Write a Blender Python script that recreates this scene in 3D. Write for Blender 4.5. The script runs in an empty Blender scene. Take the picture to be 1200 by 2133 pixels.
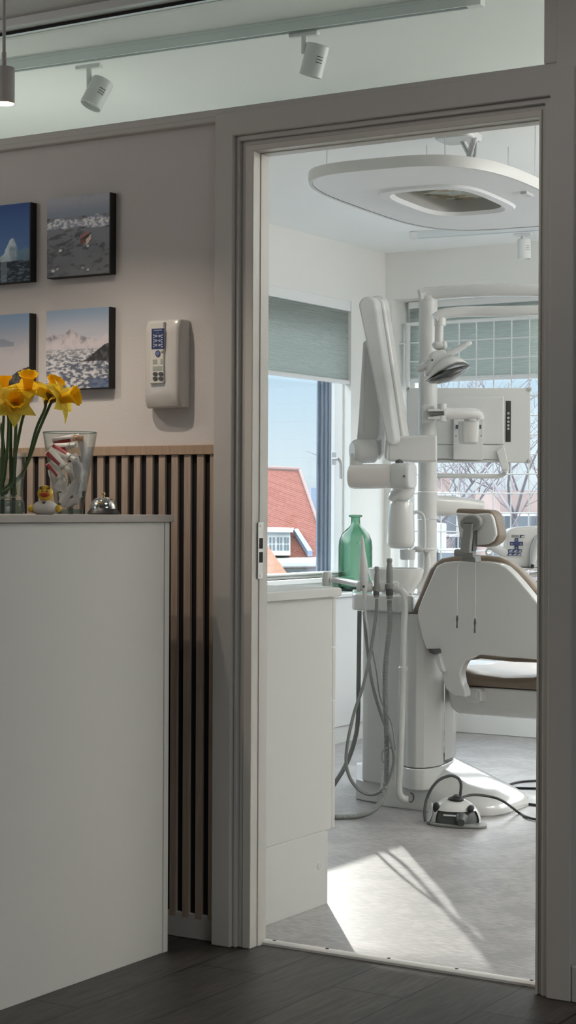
import bpy, bmesh, math, random
import numpy as np
from mathutils import Vector as V, Matrix, noise
random.seed(7)
PI = math.pi
sc = bpy.context.scene
COL = sc.collection

# ------------------------------------------------------------------ camera calibration
F = 3728.3
YAW, PIT, ROL = math.radians(31.787), math.radians(-.0938), math.radians(.2718)
CAM = V((2.52, -3.948, 1.14))
fw = V((-math.sin(YAW)*math.cos(PIT), math.cos(YAW)*math.cos(PIT), math.sin(PIT)))
_r = V((math.cos(YAW), math.sin(YAW), 0)); _u = _r.cross(fw)
rt = _r*math.cos(ROL) + _u*math.sin(ROL)
up = _u*math.cos(ROL) - _r*math.sin(ROL)
LEVR = V((math.cos(YAW), math.sin(YAW), 0)); LEVF = V((-math.sin(YAW), math.cos(YAW), 0)); UZ = V((0, 0, 1))

def ray(px, py): return fw + rt*((px-600)/F) + up*((1066.5-py)/F)
def at(px, py, ax, val):            # where the sight line meets the plane x, y or z = val
    d = ray(px, py); return CAM + d*((val-CAM[ax])/d[ax])
def W(px, py, y): return at(px, py, 1, y)
def D(px, py, z): return CAM + ray(px, py)*z      # at a distance z in front of the lens

# ------------------------------------------------------------------ materials
def new_mat(name):
    m = bpy.data.materials.new(name); m.use_nodes = True
    nt = m.node_tree; nt.nodes.clear()
    out = nt.nodes.new('ShaderNodeOutputMaterial')
    return m, nt, out
def pm(name, col, rough=.5, metal=0, var=.04, vscale=6, bump=0, bscale=60, spec=.5, coat=0, emit=None, es=0, stretch=(1, 1, 1), trans=0):
    m, nt, out = new_mat(name)
    b = nt.nodes.new('ShaderNodeBsdfPrincipled'); nt.links.new(b.outputs[0], out.inputs[0])
    tc = nt.nodes.new('ShaderNodeTexCoord'); mp = nt.nodes.new('ShaderNodeMapping')
    mp.inputs['Scale'].default_value = stretch
    nt.links.new(tc.outputs['Object'], mp.inputs[0])
    nz = nt.nodes.new('ShaderNodeTexNoise'); nz.inputs['Scale'].default_value = vscale; nz.inputs['Detail'].default_value = 4
    nt.links.new(mp.outputs[0], nz.inputs[0])
    mx = nt.nodes.new('ShaderNodeMix'); mx.data_type = 'RGBA'
    nt.links.new(nz.outputs[0], mx.inputs[0])
    mx.inputs[6].default_value = (*[max(0, c*(1-var)) for c in col], 1)
    mx.inputs[7].default_value = (*[min(1, c*(1+var)) for c in col], 1)
    nt.links.new(mx.outputs[2], b.inputs['Base Color'])
    b.inputs['Roughness'].default_value = rough; b.inputs['Metallic'].default_value = metal
    b.inputs['Specular IOR Level'].default_value = spec
    b.inputs['Coat Weight'].default_value = coat; b.inputs['Coat Roughness'].default_value = .08
    b.inputs['Transmission Weight'].default_value = trans
    if emit: b.inputs['Emission Color'].default_value = (*emit, 1); b.inputs['Emission Strength'].default_value = es
    if bump:
        n2 = nt.nodes.new('ShaderNodeTexNoise'); n2.inputs['Scale'].default_value = bscale; n2.inputs['Detail'].default_value = 3
        nt.links.new(mp.outputs[0], n2.inputs[0])
        bp = nt.nodes.new('ShaderNodeBump'); bp.inputs['Strength'].default_value = bump; bp.inputs['Distance'].default_value = .01
        nt.links.new(n2.outputs[0], bp.inputs['Height']); nt.links.new(bp.outputs[0], b.inputs['Normal'])
    return m
def glass(name, tint, ior=1.45, rough=0, body=None, bodyw=0):
    m, nt, out = new_mat(name)
    t = nt.nodes.new('ShaderNodeBsdfTransparent'); t.inputs[0].default_value = (*tint, 1)
    g = nt.nodes.new('ShaderNodeBsdfGlossy'); g.inputs['Roughness'].default_value = rough
    # Schlick reflectance, the same from either side of the sheet
    ge = nt.nodes.new('ShaderNodeNewGeometry'); dp = nt.nodes.new('ShaderNodeVectorMath'); dp.operation = 'DOT_PRODUCT'
    nt.links.new(ge.outputs['Incoming'], dp.inputs[0]); nt.links.new(ge.outputs['Normal'], dp.inputs[1])
    def math_node(op, a, b=None):
        n_ = nt.nodes.new('ShaderNodeMath'); n_.operation = op
        for i_, v_ in enumerate((a, b)):
            if v_ is None: continue
            if isinstance(v_, (int, float)): n_.inputs[i_].default_value = v_
            else: nt.links.new(v_, n_.inputs[i_])
        return n_.outputs[0]
    f0 = ((ior-1)/(ior+1))**2
    # longer path through the sheet at a slant: deeper tint (Beer-Lambert)
    inv = math_node('DIVIDE', 1, math_node('MAXIMUM', math_node('ABSOLUTE', dp.outputs['Value']), .16))
    cc = nt.nodes.new('ShaderNodeCombineColor')
    for i_ in range(3): nt.links.new(math_node('POWER', tint[i_], inv), cc.inputs[i_])
    nt.links.new(cc.outputs[0], t.inputs[0])
    q_ = math_node('POWER', math_node('SUBTRACT', 1, math_node('ABSOLUTE', dp.outputs['Value'])), 5)
    fr = math_node('ADD', math_node('MULTIPLY', q_, 1-f0), f0)
    mx = nt.nodes.new('ShaderNodeMixShader')
    nt.links.new(fr, mx.inputs[0]); nt.links.new(t.outputs[0], mx.inputs[1]); nt.links.new(g.outputs[0], mx.inputs[2])
    last = mx
    if body:
        d = nt.nodes.new('ShaderNodeBsdfDiffuse'); d.inputs[0].default_value = (*body, 1)
        m2 = nt.nodes.new('ShaderNodeMixShader'); m2.inputs[0].default_value = bodyw
        nt.links.new(mx.outputs[0], m2.inputs[1]); nt.links.new(d.outputs[0], m2.inputs[2]); last = m2
    nt.links.new(last.outputs[0], out.inputs[0])
    return m
def emis(name, col, s):
    m, nt, out = new_mat(name)
    e = nt.nodes.new('ShaderNodeEmission'); e.inputs[0].default_value = (*col, 1); e.inputs[1].default_value = s
    nt.links.new(e.outputs[0], out.inputs[0]); return m
def vcol(name, rough=.5, spec=.3):
    m, nt, out = new_mat(name)
    b = nt.nodes.new('ShaderNodeBsdfPrincipled'); nt.links.new(b.outputs[0], out.inputs[0])
    a = nt.nodes.new('ShaderNodeAttribute'); a.attribute_name = 'Col'
    nt.links.new(a.outputs[0], b.inputs['Base Color']); b.inputs['Roughness'].default_value = rough
    b.inputs['Specular IOR Level'].default_value = spec
    return m
def translucent(name, col, w=.5, stripes=0):
    m, nt, out = new_mat(name)
    d = nt.nodes.new('ShaderNodeBsdfDiffuse'); t = nt.nodes.new('ShaderNodeBsdfTranslucent')
    d.inputs[0].default_value = (*col, 1); t.inputs[0].default_value = (*col, 1)
    mx = nt.nodes.new('ShaderNodeMixShader'); mx.inputs[0].default_value = w
    nt.links.new(d.outputs[0], mx.inputs[1]); nt.links.new(t.outputs[0], mx.inputs[2]); nt.links.new(mx.outputs[0], out.inputs[0])
    return m

def plank_mat():
    m, nt, out = new_mat('dark_planks'); N = nt.nodes.new; L = nt.links.new
    b = N('ShaderNodeBsdfPrincipled'); L(b.outputs[0], out.inputs[0])
    tc = N('ShaderNodeTexCoord'); mp = N('ShaderNodeMapping'); mp.inputs['Rotation'].default_value = (0, 0, PI/2)
    mp.inputs['Location'].default_value = (.55, PLANK_OFF, 0)
    L(tc.outputs['Object'], mp.inputs[0])
    br = N('ShaderNodeTexBrick'); br.inputs['Scale'].default_value = 1
    br.inputs['Brick Width'].default_value = 1.28; br.inputs['Row Height'].default_value = PLANK_W
    br.inputs['Mortar Size'].default_value = .0036; br.inputs['Mortar Smooth'].default_value = .3; br.offset = .37
    br.inputs['Color1'].default_value = (.044, .040, .036, 1); br.inputs['Color2'].default_value = (.064, .058, .051, 1)
    br.inputs['Mortar'].default_value = (.010, .009, .008, 1)
    L(mp.outputs[0], br.inputs[0])
    m2 = N('ShaderNodeMapping'); m2.inputs['Scale'].default_value = (13, 1.6, 1); L(tc.outputs['Object'], m2.inputs[0])
    nz = N('ShaderNodeTexNoise'); nz.inputs['Scale'].default_value = 3.2; nz.inputs['Detail'].default_value = 7; nz.inputs['Distortion'].default_value = 1.6
    L(m2.outputs[0], nz.inputs[0])
    cr = N('ShaderNodeValToRGB'); cr.color_ramp.elements[0].position = .32; cr.color_ramp.elements[0].color = (.62, .6, .58, 1)
    cr.color_ramp.elements[1].position = .68; cr.color_ramp.elements[1].color = (1.35, 1.33, 1.3, 1); L(nz.outputs[0], cr.inputs[0])
    mx = N('ShaderNodeMix'); mx.data_type = 'RGBA'; mx.blend_type = 'MULTIPLY'; mx.inputs[0].default_value = 1
    L(br.outputs[0], mx.inputs[6]); L(cr.outputs[0], mx.inputs[7]); L(mx.outputs[2], b.inputs['Base Color'])
    b.inputs['Roughness'].default_value = .46; b.inputs['Specular IOR Level'].default_value = .25
    bp = N('ShaderNodeBump'); bp.inputs['Strength'].default_value = .25; bp.inputs['Distance'].default_value = .003
    L(nz.outputs[0], bp.inputs['Height']); L(bp.outputs[0], b.inputs['Normal'])
    return m
def lino_mat():
    m, nt, out = new_mat('mottled_linoleum'); N = nt.nodes.new; L = nt.links.new
    b = N('ShaderNodeBsdfPrincipled'); L(b.outputs[0], out.inputs[0])
    tc = N('ShaderNodeTexCoord')
    n1 = N('ShaderNodeTexNoise'); n1.inputs['Scale'].default_value = 5; n1.inputs['Detail'].default_value = 8; n1.inputs['Roughness'].default_value = .68; n1.inputs['Distortion'].default_value = .7
    L(tc.outputs['Object'], n1.inputs[0])
    mp = N('ShaderNodeMapping'); mp.inputs['Scale'].default_value = (9, 38, 1); L(tc.outputs['Object'], mp.inputs[0])
    n2 = N('ShaderNodeTexNoise'); n2.inputs['Scale'].default_value = 3; n2.inputs['Detail'].default_value = 5; L(mp.outputs[0], n2.inputs[0])
    ad = N('ShaderNodeMath'); ad.operation = 'ADD'; L(n1.outputs[0], ad.inputs[0]); L(n2.outputs[0], ad.inputs[1])
    cr = N('ShaderNodeValToRGB'); e = cr.color_ramp.elements
    e[0].position = .77; e[0].color = (.25, .24, .238, 1); e[1].position = .98; e[1].color = (.39, .375, .368, 1)
    hf = N('ShaderNodeMath'); hf.operation = 'MULTIPLY'; hf.inputs[1].default_value = .86; L(ad.outputs[0], hf.inputs[0])
    L(hf.outputs[0], cr.inputs[0]); L(cr.outputs[0], b.inputs['Base Color'])
    b.inputs['Roughness'].default_value = .36; b.inputs['Specular IOR Level'].default_value = .45
    return m
def tile_mat(name, c1, c2):
    m, nt, out = new_mat(name); N = nt.nodes.new; L = nt.links.new
    b = N('ShaderNodeBsdfPrincipled'); L(b.outputs[0], out.inputs[0]); b.inputs['Roughness'].default_value = .9; b.inputs['Specular IOR Level'].default_value = .05
    tc = N('ShaderNodeTexCoord')
    br = N('ShaderNodeTexBrick'); br.inputs['Scale'].default_value = 1
    br.inputs['Brick Width'].default_value = .9; br.inputs['Row Height'].default_value = .085; br.inputs['Mortar Size'].default_value = .013; br.inputs['Mortar Smooth'].default_value = .6
    br.inputs['Color1'].default_value = (*c1, 1); br.inputs['Color2'].default_value = (*c2, 1)
    br.inputs['Mortar'].default_value = (*[min(1, c*1.45) for c in c1], 1)
    mp = N('ShaderNodeMapping'); mp.inputs['Rotation'].default_value = (0, 0, math.radians(40)); L(tc.outputs['UV'], mp.inputs[0])
    L(mp.outputs[0], br.inputs[0]); L(br.outputs[0], b.inputs['Base Color'])
    return m
def wood_mat(name, a, c):
    m, nt, out = new_mat(name); N = nt.nodes.new; L = nt.links.new
    b = N('ShaderNodeBsdfPrincipled'); L(b.outputs[0], out.inputs[0]); b.inputs['Roughness'].default_value = .55
    tc = N('ShaderNodeTexCoord'); mp = N('ShaderNodeMapping'); mp.inputs['Scale'].default_value = (60, 60, 4); L(tc.outputs['Object'], mp.inputs[0])
    nz = N('ShaderNodeTexNoise'); nz.inputs['Scale'].default_value = 2; nz.inputs['Detail'].default_value = 6; nz.inputs['Distortion'].default_value = .5; L(mp.outputs[0], nz.inputs[0])
    cr = N('ShaderNodeValToRGB'); cr.color_ramp.elements[0].position = .3; cr.color_ramp.elements[0].color = (*a, 1)
    cr.color_ramp.elements[1].position = .72; cr.color_ramp.elements[1].color = (*c, 1)
    L(nz.outputs[0], cr.inputs[0]); L(cr.outputs[0], b.inputs['Base Color']); return m

_p = [at(x, y, 2, 0).x for x, y in ((658, 1986.4), (795.8, 2007.5), (935.4, 2031), (1087.5, 2057.5))]
PLANK_W = (_p[3]-_p[0])/3
PLANK_OFF = -_p[0] % PLANK_W

M = {}
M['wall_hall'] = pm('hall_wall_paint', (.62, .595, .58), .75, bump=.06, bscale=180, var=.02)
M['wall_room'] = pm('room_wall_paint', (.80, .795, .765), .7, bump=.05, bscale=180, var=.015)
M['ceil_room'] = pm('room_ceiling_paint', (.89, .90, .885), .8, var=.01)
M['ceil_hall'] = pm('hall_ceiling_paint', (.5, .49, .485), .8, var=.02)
M['trim_hall'] = pm('hall_trim_lacquer', (.52, .505, .48), .42, var=.03)
M['jamb'] = pm('door_jamb_lacquer', (.62, .60, .55), .42, var=.03)
M['trim_white'] = pm('white_trim', (.78, .775, .75), .45, var=.02)
M['desk'] = pm('desk_laminate', (.72, .70, .655), .5, var=.015)
M['desk_top'] = pm('desk_top_laminate', (.42, .385, .35), .5, var=.03)
M['oak'] = wood_mat('oak_slat', (.36, .275, .215), (.48, .385, .31))
M['oak_cap'] = wood_mat('oak_cap', (.34, .24, .165), (.45, .33, .235))
M['black'] = pm('black_felt', (.008, .008, .008), .9, var=.2)
M['black_plastic'] = pm('black_plastic', (.018, .018, .019), .4, var=.1)
M['dark_grey'] = pm('dark_grey_plastic', (.07, .075, .078), .45, var=.08)
M['mid_grey'] = pm('mid_grey_plastic', (.24, .24, .235), .45, var=.05)
M['hose'] = pm('grey_hose_rubber', (.23, .24, .235), .5, var=.05)
M['hose_dark'] = pm('dark_hose_rubber', (.13, .14, .14), .5, var=.05)
M['wplastic'] = pm('white_plastic', (.64, .645, .635), .25, var=.015, coat=.25)
M['wgloss'] = pm('white_gloss_plastic', (.68, .685, .675), .12, var=.01, coat=.6)
M['wsatin'] = pm('white_satin_plastic', (.60, .61, .605), .35, var=.015)
M['wgrey'] = pm('pale_grey_plastic', (.60, .615, .62), .35, var=.02)
M['wcab'] = pm('cabinet_white_laminate', (.60, .60, .575), .45, var=.015)
M['wmetal'] = pm('white_powder_coat', (.80, .81, .81), .4, var=.015)
M['steel'] = pm('brushed_steel', (.5, .5, .49), .3, 1, var=.05)
M['chrome'] = pm('chrome', (.75, .74, .72), .06, 1, var=.01)
M['brass'] = pm('gold_metal', (.75, .55, .25), .2, 1, var=.03)
M['strike'] = pm('strike_plate_metal', (.55, .55, .54), .4, .7, var=.05)
M['brown'] = pm('brown_upholstery', (.20, .155, .115), .35, var=.06, bump=.08, bscale=300)
M['navy'] = pm('navy_keypad', (.03, .045, .13), .35, var=.08)
M['blue_key'] = pm('blue_key', (.16, .2, .36), .35, var=.05)
M['key_grey'] = pm('grey_key', (.38, .40, .50), .35, var=.05)
M['led'] = pm('pale_indicator', (.7, .72, .8), .4, var=.02)
M['lcd'] = pm('grey_green_display', (.36, .39, .35), .3, var=.12, vscale=60)
M['pane'] = glass('window_glass', (.965, .98, .985), 1.4)
M['transom'] = glass('transom_glass', (.94, .968, .952), 1.25)
M['bottle'] = glass('green_bottle_glass', (.48, .69, .57), 1.6, 0, (.05, .12, .085), .12)
M['clear'] = glass('clear_vase_glass', (.968, .977, .973), 1.55)
M['base_glass'] = glass('thick_glass_base', (.70, .80, .78), 1.5, .02, (.25, .33, .33), .2)
M['film'] = glass('clear_wrapper_film', (.9, .9, .92), 1.6, .12, (.84, .84, .86), .68)
M['film_amber'] = glass('amber_wrapper_film', (.95, .82, .7), 1.6, .1, (.7, .45, .3), .3)
M['water'] = glass('vase_water', (.90, .95, .93), 1.33)
M['lampglass'] = pm('dark_lamp_glass', (.03, .03, .034), .06, var=.1, coat=.8)
M['petal'] = translucent('yellow_petal', (.90, .66, .05), .4)
M['petal_pale'] = translucent('pale_yellow_petal', (.92, .76, .13), .4)
M['corona'] = translucent('deep_yellow_trumpet', (.95, .64, .03), .35)
M['stem'] = pm('green_stem', (.065, .12, .035), .5, var=.25, vscale=20)
M['ovary'] = pm('brown_sheath', (.15, .095, .04), .6, var=.25, vscale=30)
M['red'] = pm('red_print', (.33, .02, .03), .35, var=.1)
M['duck'] = pm('duck_yellow_rubber', (.80, .52, .05), .4, var=.04)
M['beak'] = pm('duck_beak_orange', (.50, .07, .015), .4, var=.05)
M['coat'] = pm('duck_white_coat', (.78, .75, .70), .45, var=.03)
M['sage'] = translucent('sage_pleated_fabric', (.56, .60, .575), .52)
M['artwork'] = None
M['planks'] = plank_mat(); M['lino'] = lino_mat()
M['print'] = vcol('photo_print', .45, .3)
M['frame_edge'] = pm('black_canvas_edge', (.012, .011, .010), .6, var=.1)
M['bulb'] = emis('warm_lamp_disc', (1, .72, .36), 2.2)
M['note'] = pm('yellow_note_paper', (.85, .78, .2), .7, var=.04)
M['concrete'] = pm('street_asphalt', (.16, .165, .17), .9, var=.1)
M['bark'] = pm('grey_bark', (.15, .135, .145), .9, var=.25, vscale=3)
M['render'] = pm('pale_render', (.36, .37, .375), .9, var=.05, vscale=1)
M['brick'] = pm('red_brick_far', (.27, .205, .19), .9, var=.2, vscale=2)
M['roof'] = tile_mat('red_pantile', (.150, .058, .043), (.122, .044, .032))
M['roof2'] = tile_mat('orange_pantile', (.16, .075, .043), (.13, .058, .034))
M['farwhite'] = pm('white_timber_far', (.55, .56, .56), .7, var=.03)
M['farglass'] = pm('far_window_glass', (.13, .15, .17), .1, var=.1)
M['zinc'] = pm('zinc_flashing', (.16, .20, .27), .5, var=.05)
M['foliage'] = pm('dry_shrub', (.10, .105, .06), .9, var=.3, vscale=4)

# ------------------------------------------------------------------ objects
def thing(name, label, cat, loc, group=None, rot=None):
    o = bpy.data.objects.new(name, None); COL.objects.link(o); o.location = loc
    o.empty_display_size = .05
    o['label'] = label; o['category'] = cat
    if group: o['group'] = group
    if rot is not None: o.rotation_euler = rot
    return o
def struct_root(name, loc):
    o = bpy.data.objects.new(name, None); COL.objects.link(o); o.location = loc; o['kind'] = 'structure'; return o
def tag(o, label, cat, group=None):
    o['label'] = label; o['category'] = cat
    if group: o['group'] = group
    return o
def rootloc(p):
    l = V((0, 0, 0))
    while p is not None: l += p.location; p = p.parent
    return l

class G:
    def __init__(s): s.v = []; s.f = []
    def add(s, vs, fs):
        n = len(s.v); s.v += [V(v) for v in vs]; s.f += [[i+n for i in f] for f in fs]; return s
    def box(s, a, b):
        x0, y0, z0 = a; x1, y1, z1 = b
        return s.add([(x0,y0,z0),(x1,y0,z0),(x1,y1,z0),(x0,y1,z0),(x0,y0,z1),(x1,y0,z1),(x1,y1,z1),(x0,y1,z1)],
                     [(0,3,2,1),(4,5,6,7),(0,1,5,4),(1,2,6,5),(2,3,7,6),(3,0,4,7)])
    def obox(s, c, ax, h):                       # centre, three axes, half sizes
        c = V(c); a = [V(x).normalized()*k for x, k in zip(ax, h)]
        vs = [c + a[0]*i + a[1]*j + a[2]*k for k in (-1, 1) for i, j in ((-1,-1),(1,-1),(1,1),(-1,1))]
        return s.add(vs, [(0,3,2,1),(4,5,6,7),(0,1,5,4),(1,2,6,5),(2,3,7,6),(3,0,4,7)])
    def prism(s, pts, off):
        pts = [V(p) for p in pts]; off = V(off); n = len(pts)
        return s.add(pts + [p+off for p in pts], [list(range(n))[::-1], list(range(n, 2*n))] + [(i, (i+1) % n, n+(i+1) % n, n+i) for i in range(n)])
    def ring_prism(s, outer, inner, off):        # prism with a hole; outer and inner have the same count
        n = len(outer); off = V(off)
        vs = [V(p) for p in outer]+[V(p) for p in inner]; vs += [p+off for p in vs]
        fs = []
        for i in range(n):
            j = (i+1) % n
            fs += [(i, n+i, n+j, j), (2*n+i, 2*n+j, 3*n+j, 3*n+i), (i, j, 2*n+j, 2*n+i), (n+i, 3*n+i, 3*n+j, n+j)]
        return s.add(vs, fs)
    def loft(s, rings, cap=True, closed=True):
        n = len(rings[0]); vs = [p for r in rings for p in r]; fs = []
        for k in range(len(rings)-1):
            for i in range(n if closed else n-1):
                j = (i+1) % n; fs.append((k*n+i, k*n+j, (k+1)*n+j, (k+1)*n+i))
        if cap: fs += [list(range(n))[::-1], [(len(rings)-1)*n+i for i in range(n)]]
        return s.add(vs, fs)
    def tube(s, path, r, n=10, cap=True, sq=1, ref=None):
        path = [V(p) for p in path]; k = len(path)
        rs = r if isinstance(r, (list, tuple)) else [r]*k
        T = []
        for i in range(k):
            t = (path[min(i+1, k-1)]-path[max(i-1, 0)])
            T.append(t.normalized() if t.length > 1e-9 else (T[-1] if T else V((0, 0, 1))))
        a = V(ref) if ref is not None else (V((0, 0, 1)) if abs(T[0].z) < .9 else V((1, 0, 0)))
        x = (a - T[0]*a.dot(T[0])).normalized(); rings = []
        for i in range(k):
            x = (x - T[i]*x.dot(T[i])).normalized(); y = T[i].cross(x)
            rings.append([path[i] + (x*math.cos(2*PI*j/n) + y*math.sin(2*PI*j/n)*sq)*rs[i] for j in range(n)])
        return s.loft(rings, cap)
    def lathe(s, c, prof, n=32, ax=(0, 0, 1), cap=False):
        c = V(c); ax = V(ax).normalized(); a = V((1, 0, 0)) if abs(ax.x) < .9 else V((0, 1, 0))
        x = (a-ax*a.dot(ax)).normalized(); y = ax.cross(x)
        return s.loft([[c + ax*z + (x*math.cos(2*PI*j/n)+y*math.sin(2*PI*j/n))*max(r, 1e-5) for j in range(n)] for r, z in prof], cap)
    def ell(s, c, r, nu=20, nv=12, mat=None, v0=0, v1=1):
        c = V(c); rings = []
        for i in range(nv+1):
            ph = PI*(v0+(v1-v0)*i/nv)
            ring = []
            for j in range(nu):
                th = 2*PI*j/nu
                p = V((r[0]*max(math.sin(ph), 1e-4)*math.cos(th), r[1]*max(math.sin(ph), 1e-4)*math.sin(th), r[2]*math.cos(ph)))
                ring.append(c + (mat @ p if mat else p))
            rings.append(ring)
        return s.loft(rings, True)
    def build(s, name, mat, parent=None, bevel=0, seg=2, smooth=35, at=None, uv=None, sub=0):
        off = rootloc(parent) if parent is not None else (V(at) if at is not None else None)
        if parent is None and at is None:
            lo = [min(v[i] for v in s.v) for i in range(3)]; hi = [max(v[i] for v in s.v) for i in range(3)]
            off = V(((lo[0]+hi[0])/2, (lo[1]+hi[1])/2, lo[2]))
        me = bpy.data.meshes.new(name)
        me.from_pydata([tuple(v-off) for v in s.v], [], s.f)
        bm = bmesh.new(); bm.from_mesh(me); bmesh.ops.recalc_face_normals(bm, faces=bm.faces); bm.to_mesh(me); bm.free()
        if smooth:
            me.shade_smooth(); me.set_sharp_from_angle(angle=math.radians(smooth))
        me.materials.append(mat)
        o = bpy.data.objects.new(name, me); COL.objects.link(o)
        if parent is not None: o.parent = parent
        else: o.location = off
        if bevel:
            b = o.modifiers.new('bevel', 'BEVEL'); b.width = bevel; b.segments = seg; b.limit_method = 'ANGLE'; b.angle_limit = math.radians(30)
            wn = o.modifiers.new('normals', 'WEIGHTED_NORMAL'); wn.keep_sharp = True
        if sub:
            b = o.modifiers.new('sub', 'SUBSURF'); b.levels = sub; b.render_levels = sub
        return o

def S(o): o['kind'] = 'structure'; return o
def smooth_path(pts, n=6, closed=False):
    P = [V(p) for p in pts]; out = []; k = len(P)
    for i in range(k if closed else k-1):
        p0 = P[(i-1) % k] if closed or i > 0 else P[0]*2-P[1]
        p1 = P[i]; p2 = P[(i+1) % k]; p3 = P[(i+2) % k] if closed or i+2 < k else P[-1]*2-P[-2]
        for j in range(n):
            t = j/n
            out.append(.5*((2*p1)+(p2-p0)*t+(2*p0-5*p1+4*p2-p3)*t*t+(3*p1-p0-3*p2+p3)*t**3))
    if not closed: out.append(P[-1])
    return out
def circ(c, a, b, ra, rb, n=32, e=2.0):
    c = V(c); a = V(a); b = V(b); out = []
    for i in range(n):
        t = 2*PI*i/n; cx, sx = math.cos(t), math.sin(t)
        out.append(c + a*(ra*math.copysign(abs(cx)**(2/e), cx)) + b*(rb*math.copysign(abs(sx)**(2/e), sx)))
    return out
def dpath(pts, n=6): return smooth_path([D(*p) for p in pts], n)
def dpoly(pts, z): return [D(x, y, z) for x, y in pts]
def wpoly(pts, y): return [W(x, y_, y) for x, y_ in pts]
def copy_tree(o, loc, label=None, group=None, rot=None):
    r = o.copy(); COL.objects.link(r); r.location = loc
    if label: r['label'] = label
    if group: r['group'] = group
    if rot is not None: r.rotation_euler = rot
    for ch in list(o.children):
        c = ch.copy(); COL.objects.link(c); c.parent = r
        for g in list(ch.children):
            d = g.copy(); COL.objects.link(d); d.parent = c
    return r
#==PART2==
# ================================================================== THE SETTING
# ---- floors, ceilings
S(G().box((-3.3, -5.7, -.06), (4.3, .0, 0)).build('floor', M['planks'], at=(0, 0, 0), smooth=0))
S(G().box((-2.25, .0, -.06), (3.1, 4.6, 0)).build('floor', M['lino'], at=(0, 0, 0), smooth=0))
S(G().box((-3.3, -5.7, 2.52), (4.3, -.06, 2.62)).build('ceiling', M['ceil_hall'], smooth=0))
S(G().box((-2.25, 0.005, 2.487), (3.1, 4.6, 2.6)).build('ceiling', M['ceil_room'], smooth=0))
# ---- partition between hall and surgery
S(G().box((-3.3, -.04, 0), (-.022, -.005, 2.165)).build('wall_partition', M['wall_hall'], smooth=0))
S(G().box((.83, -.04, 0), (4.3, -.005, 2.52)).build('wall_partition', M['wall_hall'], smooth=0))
S(G().box((-.03, -.04, 2.10), (.84, -.005, 2.165)).build('wall_partition', M['trim_hall'], smooth=0))
# hall enclosure
HW = (-5.25, -3.0, .85, 2.2)
g = G(); g.box((-3.3, -5.7, 0), (-3.2, HW[0], 2.52)); g.box((-3.3, HW[1], 0), (-3.2, -.04, 2.52))
g.box((-3.3, HW[0], 0), (-3.2, HW[1], HW[2])); g.box((-3.3, HW[0], HW[3]), (-3.2, HW[1], 2.52))
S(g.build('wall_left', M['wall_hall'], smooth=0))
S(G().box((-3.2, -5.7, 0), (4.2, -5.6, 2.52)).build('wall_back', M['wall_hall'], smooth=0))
RW = (-3.7, -1.7, 1.55, 2.4)  # opening added in the unseen wall so daylight reaches the desk front
g = G(); g.box((4.2, -5.7, 0), (4.3, RW[0], 2.52)); g.box((4.2, RW[1], 0), (4.3, -.04, 2.52))
g.box((4.2, RW[0], 0), (4.3, RW[1], RW[2])); g.box((4.2, RW[0], RW[3]), (4.3, RW[1], 2.52))
S(g.build('wall_right', M['wall_hall'], smooth=0))
r = struct_root('window_3', (-3.25, HW[0], HW[2]))
g = G()
for a, b in (((HW[0], HW[2]), (HW[0]+.06, HW[3])), ((HW[1]-.06, HW[2]), (HW[1], HW[3])), ((HW[0]+.06, HW[2]), (HW[1]-.06, HW[2]+.06)), ((HW[0]+.06, HW[3]-.06), (HW[1]-.06, HW[3])), ((HW[0]+1.09, HW[2]+.06), (HW[0]+1.16, HW[3]-.06))):
    g.box((-3.28, a[0], a[1]), (-3.22, b[0], b[1]))
g.build('window_frame', M['trim_white'], r, smooth=0)
# ---- transom above partition
ZT0 = 2.187; ZT1 = 2.487
tr = struct_root('window_4', (-1.2, -.03, ZT0))
XT1 = at(1142, 142, 1, -.035).x
G().box((-3.2, -.028, ZT0-.01), (XT1+.01, -.022, ZT1+.004)).build('pane', M['transom'], tr, smooth=0)
g = G(); g.box((-3.2, -.062, 2.155), (XT1+.05, -.005, ZT0)); g.box((-3.2, -.066, 2.152), (.86, -.03, 2.168))
g.build('bottom_rail', M['trim_hall'], tr, .003)
g = G(); g.box((XT1, -.062, ZT0), (XT1+.035, -.005, 2.52)); g.box((XT1+.035, -.07, 2.168), (.9, -.03, 2.52))
g.build('side_post', M['trim_hall'], tr, .003)
g = G(); g.box((-3.2, -.075, 2.497), (XT1, -.032, 2.52)); g.build('top_rail', M['wgrey'], tr, .002)
g = G(); g.box((-3.2, -.034, 2.4885), (XT1, -.029, 2.498)); g.build('top_gasket', M['black'], tr, 0)
g = G(); g.box((-3.2, -.020, 2.484), (XT1, .004, 2.50)); g.build('glazing_bead', M['trim_white'], tr, .002)
# ---- door frame and casing
dr = struct_root('door_1', (.4, -.03, 0))
ZH = 2.066
def mitre_casing(x0, x1, x2, x3, zi, zo, yf, yb):
    # inverted U moulding: outer x0..x3, inner x1..x2
    pts = [V((x0, yf, 0)), V((x1, yf, 0)), V((x1, yf, zi)), V((x2, yf, zi)), V((x2, yf, 0)), V((x3, yf, 0)), V((x3, yf, zo)), V((x0, yf, zo))]
    return G().prism(pts, (0, yb-yf, 0))
mitre_casing(-.109, -.050, .836, .897, 2.108, 2.172, -.079, -.04).build('door_casing', M['trim_hall'], dr, .004, 3)
mitre_casing(-.050, -.038, .818, .836, 2.094, 2.108, -.067, -.03).build('casing_bead', M['trim_hall'], dr, .003, 2)
mitre_casing(-.038, -.024, .806, .818, 2.082, 2.094, -.056, -.03).build('casing_rebate', M['trim_hall'], dr, .002, 2)
mitre_casing(-.024, 0, .80, .806, ZH, 2.082, -.06, .012).build('door_jamb', M['jamb'], dr, .002, 2)
mitre_casing(-.026, .0025, .7975, .808, ZH-.003, 2.084, -.026, .014).build('door_stop', M['jamb'], dr, .0015, 2)
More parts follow.
